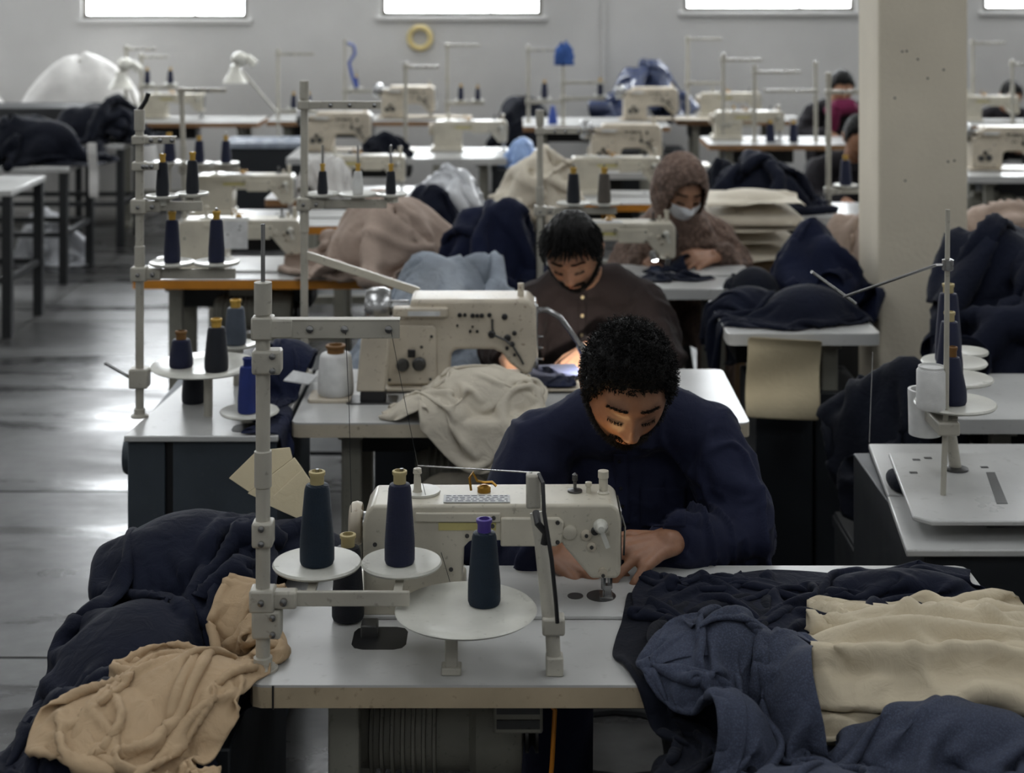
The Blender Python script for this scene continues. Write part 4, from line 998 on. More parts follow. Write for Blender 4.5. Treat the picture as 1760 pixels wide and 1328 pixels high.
def patch_on(bvh, parent, name, mat, rows, off=.0015, n=24, m=4):
    """a strip of cloth lying on the shirt; rows: left and right picture edges from top to bottom"""
    P = []
    for k in range(n):
        q = k/(n-1)*(len(rows)-1); i = min(int(q), len(rows)-2); f = q-i
        a = [rows[i][c]*(1-f)+rows[i+1][c]*f for c in range(3)]
        for j in range(m):
            d = (W(a[0]+(a[1]-a[0])*j/(m-1), a[2], 1.0)-Vector((0,0,EYE))).normalized(); h = bvh.ray_cast(Vector((0,0,EYE)), d)
            if h[0] is None: return
            nn = h[1] if h[1].dot(d) < 0 else -h[1]; P.append(h[0]+nn*off)
    return grid_obj(name, np.array(P).reshape(n, m, 3), mat, parent, thick=.0015, sub=0)
def headscarf(w, sh, mat, seed=0):
    """hood with an open face, and a shawl that falls over the shoulders"""
    t, body, shirt, bvh, R, H = w; Rn = np.array(R); Hn = np.array(H)
    D = sphere_dirs(48, 72); nv, nu = D.shape[:2]
    C = D*np.array([.1,.122,.135])+np.array([0,.016,.004]); C[..., 0] *= 1+.18*np.clip(-D[..., 2], 0, 1); C[..., 1] -= .02*np.clip(D[..., 2], 0, 1)*(D[..., 1] < 0)
    C += D*(.006*(1-np.abs(noise3(D*np.array([1,1.2,.5]), 5, seed))*2))[..., None]
    ok = ~(((D[..., 0]/.66)**2+((D[..., 2]+.16)/.74)**2 < 1) & (D[..., 1] < 0)) & (D[..., 2] > -.93)
    ids = -np.ones((nv, nu), int); ids[ok] = np.arange(ok.sum())
    fs = [q for i in range(nv-1) for j in range(nu) for q in [(ids[i, j], ids[i+1, j], ids[i+1, (j+1) % nu], ids[i, (j+1) % nu])] if min(q) >= 0]
    hood = np_obj('headscarf', C[ok] @ Rn.T+Hn, np.array(fs), mat, t); hood.modifiers.new('s', 'SOLIDIFY').thickness = .005
    mid = (np.array(sh[0])+np.array(sh[1]))/2; k = np.linspace(0, 1, 26)[:, None]; a = np.linspace(0, 2*math.pi, 84, endpoint=False)[None, :]
    c0 = Hn+Rn @ np.array([0,.02,-.085]); c1 = mid+np.array([0,-.01,-.16])
    cen = c0*(1-k)[..., None]+c1*k[..., None]
    rx = .085+.13*k**.7+.012*k; ry = .10+.07*k
    P = np.stack([cen[..., 0]+rx*np.cos(a), cen[..., 1]+ry*np.sin(a), cen[..., 2]+0*a-.03*np.abs(np.cos(a))**2*k], -1)
    rid = 1-np.abs(noise3(P*np.array([1,1,1.6]), 13, seed+2))*2.3
    P += (P-cen)*(.09*rid*(.3+k))[..., None]
    fs = [(i*84+j, (i+1)*84+j, (i+1)*84+(j+1) % 84, i*84+(j+1) % 84) for i in range(25) for j in range(84)]
    o = np_obj('shawl', P.reshape(-1, 3), np.array(fs), mat, t); o.modifiers.new('s', 'SOLIDIFY').thickness = .005
def face_mask(w):
    t, body, shirt, bvh, R, H = w; Rn = np.array(R); Hn = np.array(H)
    x = np.linspace(-1, 1, 25)[None, :]; z = np.linspace(-.012, -.104, 17)[:, None]; hw = np.interp(z, [-.104,-.08,-.05,-.012], [.03,.052,.06,.056])
    X0 = x*hw; Z0 = z+0*x; dd = np.stack([X0/.077, -np.sqrt(np.clip(1-(X0/.077)**2-(Z0/.125)**2, .03, 1)), Z0/.122], -1); dd /= np.linalg.norm(dd, axis=-1, keepdims=True)
    P = head_points(dd); P[..., 1] -= .007+.006*g(X0, .03)*g(Z0+.045, .03)+.0015*np.sin(Z0*500)
    m = grid_obj('face_mask', P @ Rn.T+Hn, paint('mask_paper', S(206,208,212), .8, S(190,192,196), amount=.2), t, thick=.002, sub=1)
    for s in (0, -1):
        pts = [tuple(Vector(P[i, s] @ Rn.T+Hn)) for i in (1, -3)]; ear = H+R @ Vector(((-1 if s == 0 else 1)*.084, .02, 0))
        MB().tube([pts[0], ear+Vector((0,0,.01)), ear-Vector((0,0,.015)), pts[1]], .0012, 5).build('ear_loop', MATS['mask_paper'], m, world=True)

# ------------------------------------------------------------------ cloth in the foreground
TB = box_c(-.412, .85, 2.50, 3.0, .5, .78); BED = box_c(-.3, .47, 2.75, 2.93, .7, .787)
t = thing('metal_cabinet', 'dark metal cabinet under the navy cloth, left of foreground table', 'cabinet', (-.6, 2.7, 0))
MB().box(-.76, -.6, 2.22, 3.12, .02, .68).build('panel', M_cabdk, t, world=True, bevel=.004)
MB().box(-.59, -.44, 2.5, 3.12, .02, .68).build('panel', M_cabdk, t, world=True, bevel=.004)
MB().box(-.75, -.45, 2.52, 3.11, .0, .02).build('plinth', M_black, t, world=True)
def LEFT(e):
    return [TB, box_c(-.77-e, -.59, 2.2-e, 3.13, 0, .69+e), box_c(-.6, -.43, 2.48-e, 3.13, 0, .69+e), ell_c((-.60,3.0,.68),(.18+e,.16+e,.19+e)), ell_c((-.46,2.9,.74),(.12+e,.16+e,.08+e)), ell_c((-.64,2.72,.67),(.13+e,.2+e,.13+e)), ell_c((-.42,3.02,.77),(.1+e,.12+e,.07+e)), ell_c((-.62,2.42,.68),(.12+e,.14+e,.08+e))]
cloth('navy_cloth', 'large navy cloth heap draped at left of the foreground table', 'cloth', F_navy,
      [(-.80,2.2,1.0),(-.46,2.34,.97),(-.33,3.16,1.02),(-.74,3.2,1.04)], (1.9,1.5), LEFT(0), n=64, m=84, seed=3, amp=.08, steps=30, wr=(.012,6))
cloth('khaki_trousers', 'khaki cotton trousers slung over the navy heap and table corner', 'trousers', F_khaki,
      [(-.47,2.86,.98),(-.36,2.74,.95),(-.42,2.34,.92),(-.78,2.2,.92)], (1.75,1.4),
      LEFT(.035)+[ell_c((-.5,2.5,.72),(.14,.12,.09)), box_c(-.8,-.4,2.2,2.55,.4,.725)], n=64, m=64, seed=8, amp=.06, steps=24, wr=(.0025,7))
# bin of cloth in front of the table's right end
t = thing('cloth_bin', 'dark bin heaped with slate-blue cloth before the foreground table', 'bin', (.72,2.24,0))
MB().box(.21, 1.25, 1.95, 2.47, .02, .70).build('body', F_navydk, t, world=True, bevel=.03, seg=3); MB().box(.23, 1.23, 1.97, 2.45, 0, .02).build('base', M_black, t, world=True)
PILE = box_c(.205, 1.3, 1.9, 2.49, .2, .715)
cloth('navy_cloth', 'navy cloth laid across the back right of the foreground table', 'cloth', F_navy,
      [W(1095,1055,2.75),W(1700,1090,2.66),W(1670,1000,2.93),W(1115,990,2.92)], (1.3,2.2),
      [TB, BED, ell_c((.7,2.88,.78),(.12,.04,.03))], n=92, m=52, seed=5, amp=.05, steps=26)
cloth('navy_cloth', 'dark navy cloth hanging over the front edge of the foreground table', 'cloth', F_navydk,
      [W(1085,1010,2.8)+Vector((0,0,.05)),W(1330,1010,2.8)+Vector((0,0,.05)),(.42,2.2,.9),(.17,2.2,.9)], (1.6,1.35),
      [TB, BED, PILE, ell_c((.3,2.6,.77),(.08,.12,.045))], n=52, m=64, seed=12, amp=.05, steps=44)
cloth('slate_blue_cloth', 'slate-blue chambray heap on the front edge, beside the cream cloth', 'cloth', F_denim,
      [(.25,2.64,.99),(.53,2.66,.99),(.62,2.12,.96),(.25,2.14,.96)], (1.7,1.6),
      [box_c(-.412,.85,2.49,3.0,.5,.796), PILE, ell_c((.3,2.6,.77),(.1,.15,.068)), ell_c((.34,2.56,.78),(.07,.07,.08)), ell_c((.43,2.53,.78),(.06,.06,.06)), ell_c((.47,2.46,.76),(.07,.08,.09)), ell_c((.33,2.4,.72),(.06,.06,.09)), ell_c((.42,2.24,.7),(.14,.08,.07))], n=76, m=84, seed=21, amp=.08, steps=34)
cloth('cream_cloth', 'cream cotton cloth in long folds on the foreground table right end', 'cloth', F_cream,
      [(.47,2.42,.9),(.98,2.41,.9),(1.02,2.76,.92),(.52,2.76,.92)], (1.06,1.35),
      [TB, PILE, ell_c((.74,2.6,.77),(.25,.13,.05)), box_c(.85,1.4,2.3,2.9,.5,.74)], n=48, m=64, seed=30, amp=.02, steps=34, fold=[(1.5,8,.034,.1),(1.45,15,.014,.18)])
cloth('slate_blue_cloth', 'slate-blue chambray sheet in the bottom right corner below the cream cloth', 'cloth', F_denim,
      [(.50,2.02,.97),(1.0,2.02,.95),(.98,2.45,.96),(.47,2.52,1.0)], (1.7,1.55),
      [TB, PILE, ell_c((.66,2.4,.7),(.16,.06,.09)), ell_c((.9,2.34,.66),(.16,.1,.1)), box_c(.4,1.3,1.8,2.46,.3,.66)], n=76, m=68, seed=57, amp=.07)
cloth('cream_bundle', 'ecru cotton bundle spilling over the front of the second table', 'cloth', F_ecru,
      [(-.33,3.88,1.02),(.04,3.9,1.02),(.06,4.15,1.02),(-.31,4.13,1.02)], (1.6,1.7),
      [box_c(-.544,.587,3.94,4.47,.5,.78), ell_c((-.07,4.06,.78),(.17,.08,.1)), ell_c((-.2,3.98,.77),(.1,.06,.07))], n=64, m=64, seed=52, amp=.06)

# ------------------------------------------------------------------ the workers
F_kam = fabric('navy_shirt_cotton', S(27,31,53), var=.08, crease=.2); F_brown = fabric('dark_brown_shirt_cotton', S(43,35,34), var=.08, crease=.2)
SK1, SK2, SK3 = S(148,108,84), S(168,126,100), S(160,120,96)
pt = lambda px, py, Y: tuple(W(px, py, Y))
w1 = person('man in navy collarless shirt with curly black hair, bent over the foreground machine', pt(1077,663,3.05), (math.radians(33), math.radians(4), math.radians(3)), pt(1078,705,3.24),
   [pt(935,765,3.25), pt(1222,752,3.25)], [pt(858,935,3.16), pt(1285,915,3.14)], [pt(946,952,2.99), pt(1146,932,2.98)],
   [(((.72,-.55,-.12),(.2,-.6,.75),-1), dict(curl=(.45,.45,.25), spread=.22)), (((-.78,-.55,-.08),(-.15,-.6,.8),1), dict(curl=(.5,.5,.3), spread=.26))],
   (.24,3.52,.5), F_kam, SK1, vox=.0036, hair='curly', beard=1.0, seed=1)
for px, py in ((1065,790),(1066,838),(1068,868),(1069,900)): button_on(w1[3], w1[0], px, py, M_steel, .0045, 'stud')
patch_on(w1[3], w1[0], 'placket', F_kam, [(1054,1078,778),(1057,1080,830),(1060,1082,900)])
patch_on(w1[3], w1[0], 'pocket', F_kam, [(1100,1180,838),(1102,1178,905)], off=.001, n=16, m=12)
stool((.24,3.55,0), 'round stool under the man in navy')
w2 = person('man with straight black hair in dark brown buttoned shirt at second machine', pt(985,432,4.66), (math.radians(33), math.radians(-12), math.radians(-4)), pt(1003,475,4.86),
   [pt(925,522,4.86), pt(1103,520,4.86)], [pt(868,600,4.8), pt(1145,610,4.78)], [pt(876,618,4.55), pt(1010,600,4.6)],
   [(((.25,-.7,-.5),(.1,-.6,.8),-1), dict(curl=(.4,.5,.3))), (((-.52,-.72,-.42),(-.2,-.5,.85),1), dict(curl=(.3,.35,.2), spread=.2))],
   (.2,5.1,.48), F_brown, SK2, vox=.0045, hair='straight', beard=.8, seed=2)
M_but = paint('cream_button', S(200,180,140), .4)
for px, py in ((1001,510),(1000,542),(1000,576),(999,606)): button_on(w2[3], w2[0], px, py, M_but, .0062)
patch_on(w2[3], w2[0], 'placket', F_brown, [(993,1009,503),(992,1008,560),(991,1007,622)])
stool((.2,5.12,0), 'round stool under the man in brown')

F_shawl = fabric('brown_patterned_shawl', S(96,80,72), var=.35, weave=70, fleck=.55, crease=.5)
SHW = [pt(1098,405,6.22), pt(1232,405,6.22)]
w3 = person('woman in brown patterned shawl and headscarf wearing a white face mask', pt(1170,327,6.02), (math.radians(24), math.radians(16), math.radians(3)), pt(1166,378,6.2),
   SHW, [pt(1070,462,6.2), pt(1262,452,6.15)], [pt(1118,452,6.0), pt(1228,440,5.98)],
   [(((.5,-.7,-.4),(.2,-.5,.8),-1), dict(curl=(.5,.5,.4))), (((-.75,-.5,-.05),(.05,-.6,.75),1), dict(curl=(.55,.6,.4)))],
   (.63,6.5,.48), F_shawl, SK3, vox=.0055, hair='straight', beard=0, mask=True, scarf=True, seed=6, chest=(.15,.11,.17), sleeve=(.07,.062,.05))
headscarf(w3, SHW, F_shawl, 3); face_mask(w3)
stool((.63,6.52,0), 'round stool under the woman')

# ------------------------------------------------------------------ second and third rows
def stand_px(label, px, base_py, top_py, Y, arms=(), tiers=(), bz=None, r=.0115, colr=None, lean=0, rod=0):
    """arms: (row, end column); tiers: (row, end column, [(column, disc r, cone colour or None, cone height)])"""
    bz = W(0, base_py, Y).z if bz is None else bz; b = Vector((X(px, Y), Y, bz)); k = Y/F_PX
    ts = [(W(0, py, Y).z, (xe-px)*k, [((c-px)*k, .02, rd, .13) for c, rd, m, h in ds]) for py, xe, ds in tiers]
    st = thread_stand(label, b, W(0, top_py, Y).z, tiers=ts, arms=[(W(0, py, Y).z, (xe-px)*k, .02) for py, xe in arms], r=r, mat=colr, lean=lean*k, rod=rod)
    n = 0; words = ['first', 'second', 'third', 'fourth', 'fifth']
    tot = sum(1 for q in tiers for d in q[2] if d[2] is not None)
    for (z, xe, ds), (py, xe2, dd) in zip(ts, tiers):
        for (dx, dy, rd, sp), (c, rd2, m, h) in zip(ds, dd):
            if m is None: continue
            tail = label.split(' stand', 1)[1].strip() or 'there'
            cone((b.x+dx, b.y+dy, z+.024), m, C_yellow if h > .05 else m, ('%s cone on the stand %s' % (words[n], tail)) if tot > 1 else 'single cone on the stand %s' % tail, h=h, r0=max(.015, h*.23), r1=max(.011, h*.175)); n += 1
    return st
# stand between cabinet and second table
st = stand_px('tall thread stand with three small cones behind the second table', 523, 632, 140, 4.42, arms=[(180,655)], bz=.78,
   tiers=[(350,665,[(553,.05,T_black,.064),(614,.055,T_white,.064),(671,.045,T_black,.064)])], r=.0105)
MB().bar(W(523,437,4.42)-st.location, W(720,501,4.45)-st.location, .012, .022).build('swing_arm', M_cream, st, bevel=.002)
# woman's row
T3 = sewing_table("woman's table with pale edge, beside the man in brown", -.22, .87, 5.58, 6.05, M_top)
place(MA, (X(1146,5.9), 5.9, .78), "cream lockstitch machine in front of the woman")
t = thing('machine_light', "small white lamp under the arm of the woman's machine", 'lamp', W(1121,437,5.84))
MB().cyl((0,0,.012), (.008,0,-.018), .012, .016).build('lamp_cup', M_steel, t); MB().ell((.009,-.002,-.02), (.012,.012,.006)).build('led', glow('led_small', (.9,.95,1,1), 12), t)
cloth('navy_garment', "navy garment under the needle in the woman's hands", 'garment', F_navy, [(X(1105,5.8),5.72,.88),(X(1205,5.8),5.72,.88),(X(1205,5.9),5.98,.9),(X(1120,5.9),5.98,.9)], (1.7,1.6), [box_c(-.22,.87,5.58,6.05,.5,.78), ell_c((X(1185,5.9),5.9,.78),(.06,.05,.06))], n=40, m=40, seed=4, amp=.04)
TO = sewing_table('orange-edged table at left with a machine and taupe heap on it', -1.37, -.24, 5.76, 6.22, M_orange)
place(MA, (X(507,5.98), 5.98, .78), 'cream lockstitch machine on the orange-edged left table')
motor((X(440,5.95), 5.95, .62), 'silver motor under the orange-edged left table')
q = W(405, 402, 5.915); tag(MB().box(q.x-.045, q.x+.045, q.y-.001, q.y, q.z-.055, q.z+.05).build('notice_sheet', M_paper, smooth=0), 'printed paper sheet stuck on the left machine', 'paper')
def pile(name, label, c, r, mat, seed, cat='cloth', n=40, ex=1.85, base=None, group=None, amp=.08, lump=.72, steps=28, k=5, fold=False):
    """a heap of cloth: a sheet let fall over hidden bulk, c = centre of the base, r = half sizes"""
    rr = random.Random(seed); cx, cy, cz = c
    cols = [box_c(cx-3, cx+3, cy-3, cy+3, cz-.5, cz)] if base is None else list(base)
    cols.append(ell_c((cx, cy, cz), (r[0]*lump, r[1]*lump, r[2]*.86)))
    for _ in range(k): cols.append(ell_c((cx+rr.uniform(-.5,.5)*r[0], cy+rr.uniform(-.5,.5)*r[1], cz+r[2]*rr.uniform(.25,.6)), (r[0]*rr.uniform(.25,.45), r[1]*rr.uniform(.25,.45), r[2]*rr.uniform(.3,.45))))
    h = cz+r[2]*1.25; sx, sy = r[0]*.95, r[1]*.95
    return cloth(name, label, cat, mat, [(cx-sx,cy-sy,h),(cx+sx,cy-sy,h),(cx+sx,cy+sy,h),(cx-sx,cy+sy,h)], (ex+r[2]/(2*r[0])*.6, ex+r[2]/(2*r[1])*.6), cols, n=n, m=n, seed=seed, amp=amp, steps=steps, group=group, iters=10, wr=(.07*min(r[0],r[1],r[2]), 4.5),
                 fold=[(rr.uniform(0,3.1), rr.uniform(4,6), .13*min(r[:2]), .3), (rr.uniform(0,3.1), rr.uniform(8,12), .05*min(r[:2]), .35)] if fold else None)
pile('taupe_heap', 'taupe cotton heap on the orange-edged left table', (-.47,5.9,.78), (.25,.2,.33), F_taupe, 61)
pile('navy_heap', 'tall navy cloth heap left of the man in brown', (-.085,5.72,.78), (.17,.17,.31), F_navy2, 62)
M_wrap = paint('clear_wrap', S(150,158,170), .25, S(60,66,80), amount=.5, scale=14, bump=.3)
F_greyblue = fabric('pale_grey_blue_sheet', S(140,148,158), var=.25, crease=.6)
pile('wrapped_bundle', 'pale grey-blue wrapped bundle behind the arched machine', (-.23,5.17,.45), (.25,.18,.55), F_greyblue, 63)
t = thing('crate', 'dark crate under the pale grey-blue bundle', 'crate', (-.23,5.17,0)); MB().box(-.2,.2,-.18,.18,.02,.45).build('body', M_cabdk, t, bevel=.004); MB().box(-.21,.21,-.19,.19,.41,.44).build('rim', M_cabdk, t, bevel=.004)
# middle right table with navy cloth and hanging canvas
TM = [box_c(.66, 1.13, 4.9, 5.4, .55, .78)]
t = sewing_table('pale table covered by navy cloth, in front of the column', .66, 1.13, 4.9, 5.4, M_top)
t = thing('machine_cabinet', 'dark metal cabinet under the navy-covered table by the column', 'cabinet', (.94,5.1,0), 'machine cabinets')
MB().box(.755, .93, 4.95, 5.3, .02, .585).build('door', M_cabdk, t, world=True, bevel=.003); MB().box(.94, 1.1, 4.95, 5.3, .02, .585).build('door', M_cabdk, t, world=True, bevel=.003)
cloth('navy_cloth', 'navy cloth spread over the table in front of the column', 'cloth', F_navy, [(.60,4.95,.95),(1.1,4.97,.95),(1.12,5.36,.98),(.6,5.4,.98)], (1.45,1.4), TM+[ell_c((.95,5.12,.78),(.14,.12,.1)), ell_c((.78,5.25,.78),(.1,.08,.07))], n=64, m=60, seed=71, amp=.07)
cloth('navy_cloth', "navy cloth trailing from the woman's table towards the column", 'cloth', F_navydk, [(.66,5.45,.98),(.98,5.4,.98),(1.0,5.72,1.0),(.76,5.82,1.0)], (1.5,1.5), TM+[box_c(-.22,.87,5.58,6.05,.5,.78), ell_c((.85,5.6,.76),(.08,.1,.09))], n=48, m=48, seed=72, amp=.06)
cp = []
for i in range(14):
    for j in range(10):
        a = i/13; c = j/9; q = W(1284+128*c-4*a, 574+142*a+6*c, 4.86); cp.append((q.x, 4.86-.012*math.sin(a*7+c*2)-(.02*(1-a) if i == 0 else 0), q.z))
tag(grid_obj('canvas_piece', np.array(cp).reshape(14,10,3), F_canvas, thick=.004), 'beige canvas piece hanging from the table before the column', 'canvas')
pile('navy_heap', 'low navy heap between the canvas piece and right cabinet', (1.04,4.28,.4), (.16,.16,.5), F_navydk, 73, lump=.9)
t = thing('crate', 'dark crate under the low navy heap', 'crate', (1.04,4.28,0)); MB().box(-.15,.15,-.14,.14,.02,.4).build('body', M_cabdk, t, bevel=.004); MB().box(-.155,.155,-.145,.145,.36,.39).build('rim', M_cabdk, t, bevel=.004)
sewing_table('pale empty table behind the right cabinet', 1.1, 2.1, 3.97, 4.42, M_top)
pile('navy_heap', 'large navy heap at right edge beside the column', (1.62,4.72,.3), (.33,.26,.86), F_navy, 74, n=48)
t = thing('crate', 'dark crate under the large navy heap at right', 'crate', (1.62,4.72,0)); MB().box(-.3,.3,-.22,.22,.02,.3).build('body', M_cabdk, t, bevel=.004); MB().box(-.305,.305,-.225,.225,.26,.29).build('rim', M_cabdk, t, bevel=.004)
pile('navy_heap', 'navy heap against the left side of the column', (1.07,5.72,.35), (.19,.16,.68), F_navy2, 75)
t = thing('crate', 'dark crate under the navy heap left of the column', 'crate', (1.07,5.72,0)); MB().box(-.17,.17,-.14,.14,.02,.35).build('body', M_cabdk, t, bevel=.004); MB().box(-.175,.175,-.145,.145,.31,.34).build('rim', M_cabdk, t, bevel=.004)
T11 = sewing_table('white table just left of the column, behind navy heap', .9, 1.75, 7.2, 7.65, M_top)
pile('taupe_heap', 'small taupe heap beside the column on the left', (1.36,6.4,.55), (.15,.14,.42), F_taupe, 76, n=40)
t = thing('crate', 'crate under the small taupe heap', 'crate', (1.36,6.4,0)); MB().box(-.14,.14,-.12,.12,.02,.55).build('body', M_cabdk, t, bevel=.004); MB().box(-.145,.145,-.125,.125,.51,.54).build('rim', M_cabdk, t, bevel=.004)
pile('taupe_heap', 'taupe heap at right edge behind the navy heap', (1.92,6.1,.6), (.24,.2,.46), F_taupe, 77)
t = thing('crate', 'crate under the taupe heap at right edge', 'crate', (1.92,6.1,0)); MB().box(-.2,.2,-.16,.16,.02,.6).build('body', M_cabdk, t, bevel=.004); MB().box(-.205,.205,-.165,.165,.56,.59).build('rim', M_cabdk, t, bevel=.004)
# stack of folded cream garments behind the woman
rr = random.Random(9)
M_carton = paint('brown_carton', S(120,98,74), .8)
t = thing('carton', 'brown carton under the folded cream garments', 'carton', (.98,6.62,0)); MB().box(-.19,.19,-.16,.16,0,.72).build('body', M_carton, t, bevel=.004); MB().box(-.192,.192,-.01,.01,.715,.722).build('tape', M_edgecream, t, smooth=0)
names = ['bottom', 'second lowest', 'middle', 'second highest', 'top']
for k in range(5):
    dx, dy = rr.uniform(-.02,.02), rr.uniform(-.02,.02)
    cloth('folded_garment', '%s cream garment of the folded stack behind the woman' % names[k], 'garment', F_ecru, [(.80+dx,6.44+dy,.80+k*.06),(1.16+dx,6.44+dy,.80+k*.06),(1.16+dx,6.76+dy,.80+k*.06),(.80+dx,6.76+dy,.80+k*.06)], (1.12,1.2),
          [box_c(.79,1.17,6.42,6.8,.5,.735+k*.054), ell_c((.98+dx,6.6+dy,.735+k*.054),(.14,.12,.03))], n=30, m=30, seed=80+k, amp=.02, steps=20, group='folded cream garments')
pile('navy_heap', 'navy heap on the white table behind the folded garments', (1.17,7.42,.78), (.25,.2,.24), F_navy, 85)
pile('navy_heap', 'small dark navy heap beyond the folded garments', (1.02,7.75,.78), (.1,.1,.2), F_navydk, 86, n=36)
pile('beige_heap', 'beige garment heap beside the pole above the man in brown', (.12,7.0,.55), (.16,.16,.58), F_ecru, 87, n=44)
t = thing('crate', 'crate under the beige garment heap', 'crate', (.12,7.0,0)); MB().box(-.14,.14,-.14,.14,.02,.55).build('body', M_cabdk, t, bevel=.004); MB().box(-.145,.145,-.145,.145,.51,.54).build('rim', M_cabdk, t, bevel=.004)
stand_px('thread stand with two cones just behind the man in brown', 928, 478, 190, 5.62, arms=[(225,1000)], bz=.78, tiers=[(362,1060,[(986,.06,T_black,.105),(1039,.06,T_brown,.105)])])
# ------------------------------------------------------------------ fourth row
sewing_table('orange-edged table of the fourth row at left', -1.45, -.62, 6.95, 7.42, M_orange)
place(MA, (X(497,7.25), 7.25, .78), 'cream machine on the fourth-row orange table')
sewing_table('white table of the fifth row, left of centre', -1.2, -.25, 7.75, 8.22, M_brownedge)
place(MA, (X(688,8.0), 8.0, .78), 'cream machine on the fifth-row table left of centre')
pile('white_garment', 'white garment lying over the fifth-row machine', (X(560,7.9),7.88,.78), (.13,.09,.21), F_white, 91, n=40)
M_plas = paint('white_plastic_sack', S(190,192,196), .3, S(120,124,130), amount=.5, scale=12, bump=.3)
pile('plastic_sack', 'white plastic-wrapped heap in the middle of the hall', (-.29,7.35,.4), (.22,.2,.62), M_plas, 92)
t = thing('crate', 'crate under the white plastic-wrapped heap', 'crate', (-.29,7.35,0)); MB().box(-.2,.2,-.18,.18,.02,.4).build('body', M_cabdk, t, bevel=.004); MB().box(-.205,.205,-.185,.185,.36,.39).build('rim', M_cabdk, t, bevel=.004)
pile('navy_heap', 'navy heap in front of the white plastic-wrapped heap', (-.36,6.95,.5), (.16,.14,.48), F_navy, 93, n=44)
t = thing('crate', 'crate under the navy heap in mid hall', 'crate', (-.36,6.95,0)); MB().box(-.14,.14,-.12,.12,.02,.5).build('body', M_cabdk, t, bevel=.004); MB().box(-.145,.145,-.125,.125,.46,.49).build('rim', M_cabdk, t, bevel=.004)
stand_px('leaning thread stand with three cones on the fourth-row orange table', 318, 372, 152, 7.1, arms=[(155,390)], bz=.78, tiers=[(290,412,[(341,.06,T_navy,.1),(387,.06,T_navy,.1)])], lean=-6)
cone((X(291,7.05), 7.05, W(0,278,7.05).z), T_navy, C_yellow, 'navy cone left of the leaning stand pole', h=.108, r0=.027, r1=.02)
sp = thing('spool_plate', 'round plate left of the leaning stand pole', 'spool plate', (X(291,7.05),7.05,.78), 'spool plates on posts'); zq = W(0,278,7.05).z-.78
MB().cyl((0,0,0), (0,0,zq-.006), .008).build('post', M_stand, sp); MB().lathe(disc_profile(.07), (0,0,zq-.004), 32).build('spool_disc', M_disc, sp, smooth=60)
sewing_table('orange-edged table behind the woman', .15, .95, 7.6, 8.06, M_orange)
place(MA, (X(1126,7.92), 7.92, .78), 'cream machine on the orange-edged table behind the woman')
sewing_table('white table two rows behind the woman', .15, 1.0, 8.75, 9.2, M_top)
place(MBm, (X(1128,9.05), 9.05, .785), 'worn machine two rows behind the woman')
# ------------------------------------------------------------------ far rows
sewing_table('long white table in the middle distance', -1.33, -.03, 9.4, 10.0, M_top)
place(MBm, (X(632,9.8), 9.8, .785), 'worn machine at left of the long white table')
place(MA, (X(864,9.8), 9.8, .78), 'cream machine at right of the long white table')
pile('navy_heap', 'small navy heap on the long white table', (X(660,9.55),9.55,.78), (.14,.1,.14), F_navydk, 101, n=36)
F_sky = fabric('light_blue_plastic', S(150,176,220), var=.1, crease=.5, rough=.4)
pile('blue_bag', 'light blue plastic bag beside the long white table', (X(898,9.5),9.5,.72), (.09,.09,.2), F_sky, 102, n=36)
t = thing('storage_box', 'dark box under the light blue bag', 'box', (X(898,9.5),9.5,0)); MB().box(-.14,.14,-.12,.12,0,.7).build('body', M_cabdk, t, bevel=.004); MB().box(-.145,.145,-.125,.125,.69,.72).build('lid', M_cabdk, t, bevel=.004)
far = [('far left table with brown edge near the wall', -2.95, -1.84, 11.6, 12.1), ('far table left of centre near the wall', -1.8, -.42, 11.7, 12.2), ('far central table with white top near the wall', .08, 1.12, 11.3, 12.0),
       ('far table at right of centre near the wall', 1.22, 2.05, 11.75, 12.2), ('far right table beyond the column', 3.25, 4.3, 11.4, 11.9)]
for l, a, c, y0, y1 in far: sewing_table(l, a, c, y0, y1, M_brownedge)
sewing_table('brown-edged table left of the column in the distance', 1.25, 2.3, 10.15, 10.65, M_brownedge)
sewing_table('white table far right beyond the column', 2.45, 3.6, 8.6, 9.1, M_top)
place(MA, (X(345,11.9), 11.9, .78), 'small cream machine on the far left table'); place(MBm, (X(742,11.95), 11.95, .785), 'worn machine on the far table left of centre')
place(MBm, (X(1158,11.8), 11.8, .785), 'worn machine on the far central table'); place(MA, (X(1300,12.0), 12.0, .78), 'cream machine on the far table right of centre')
place(MA, (X(1338,10.45), 10.45, .78), 'cream machine on the brown-edged table left of the column'); place(MA, (X(1742,11.7), 11.7, .78), 'cream machine on the far right table beyond the column')
place(MBm, (X(1780,8.9), 8.9, .785), 'worn machine on the white table beyond the column')
motor((X(1700,8.8),8.8,.58), 'motor under the white table beyond the column')
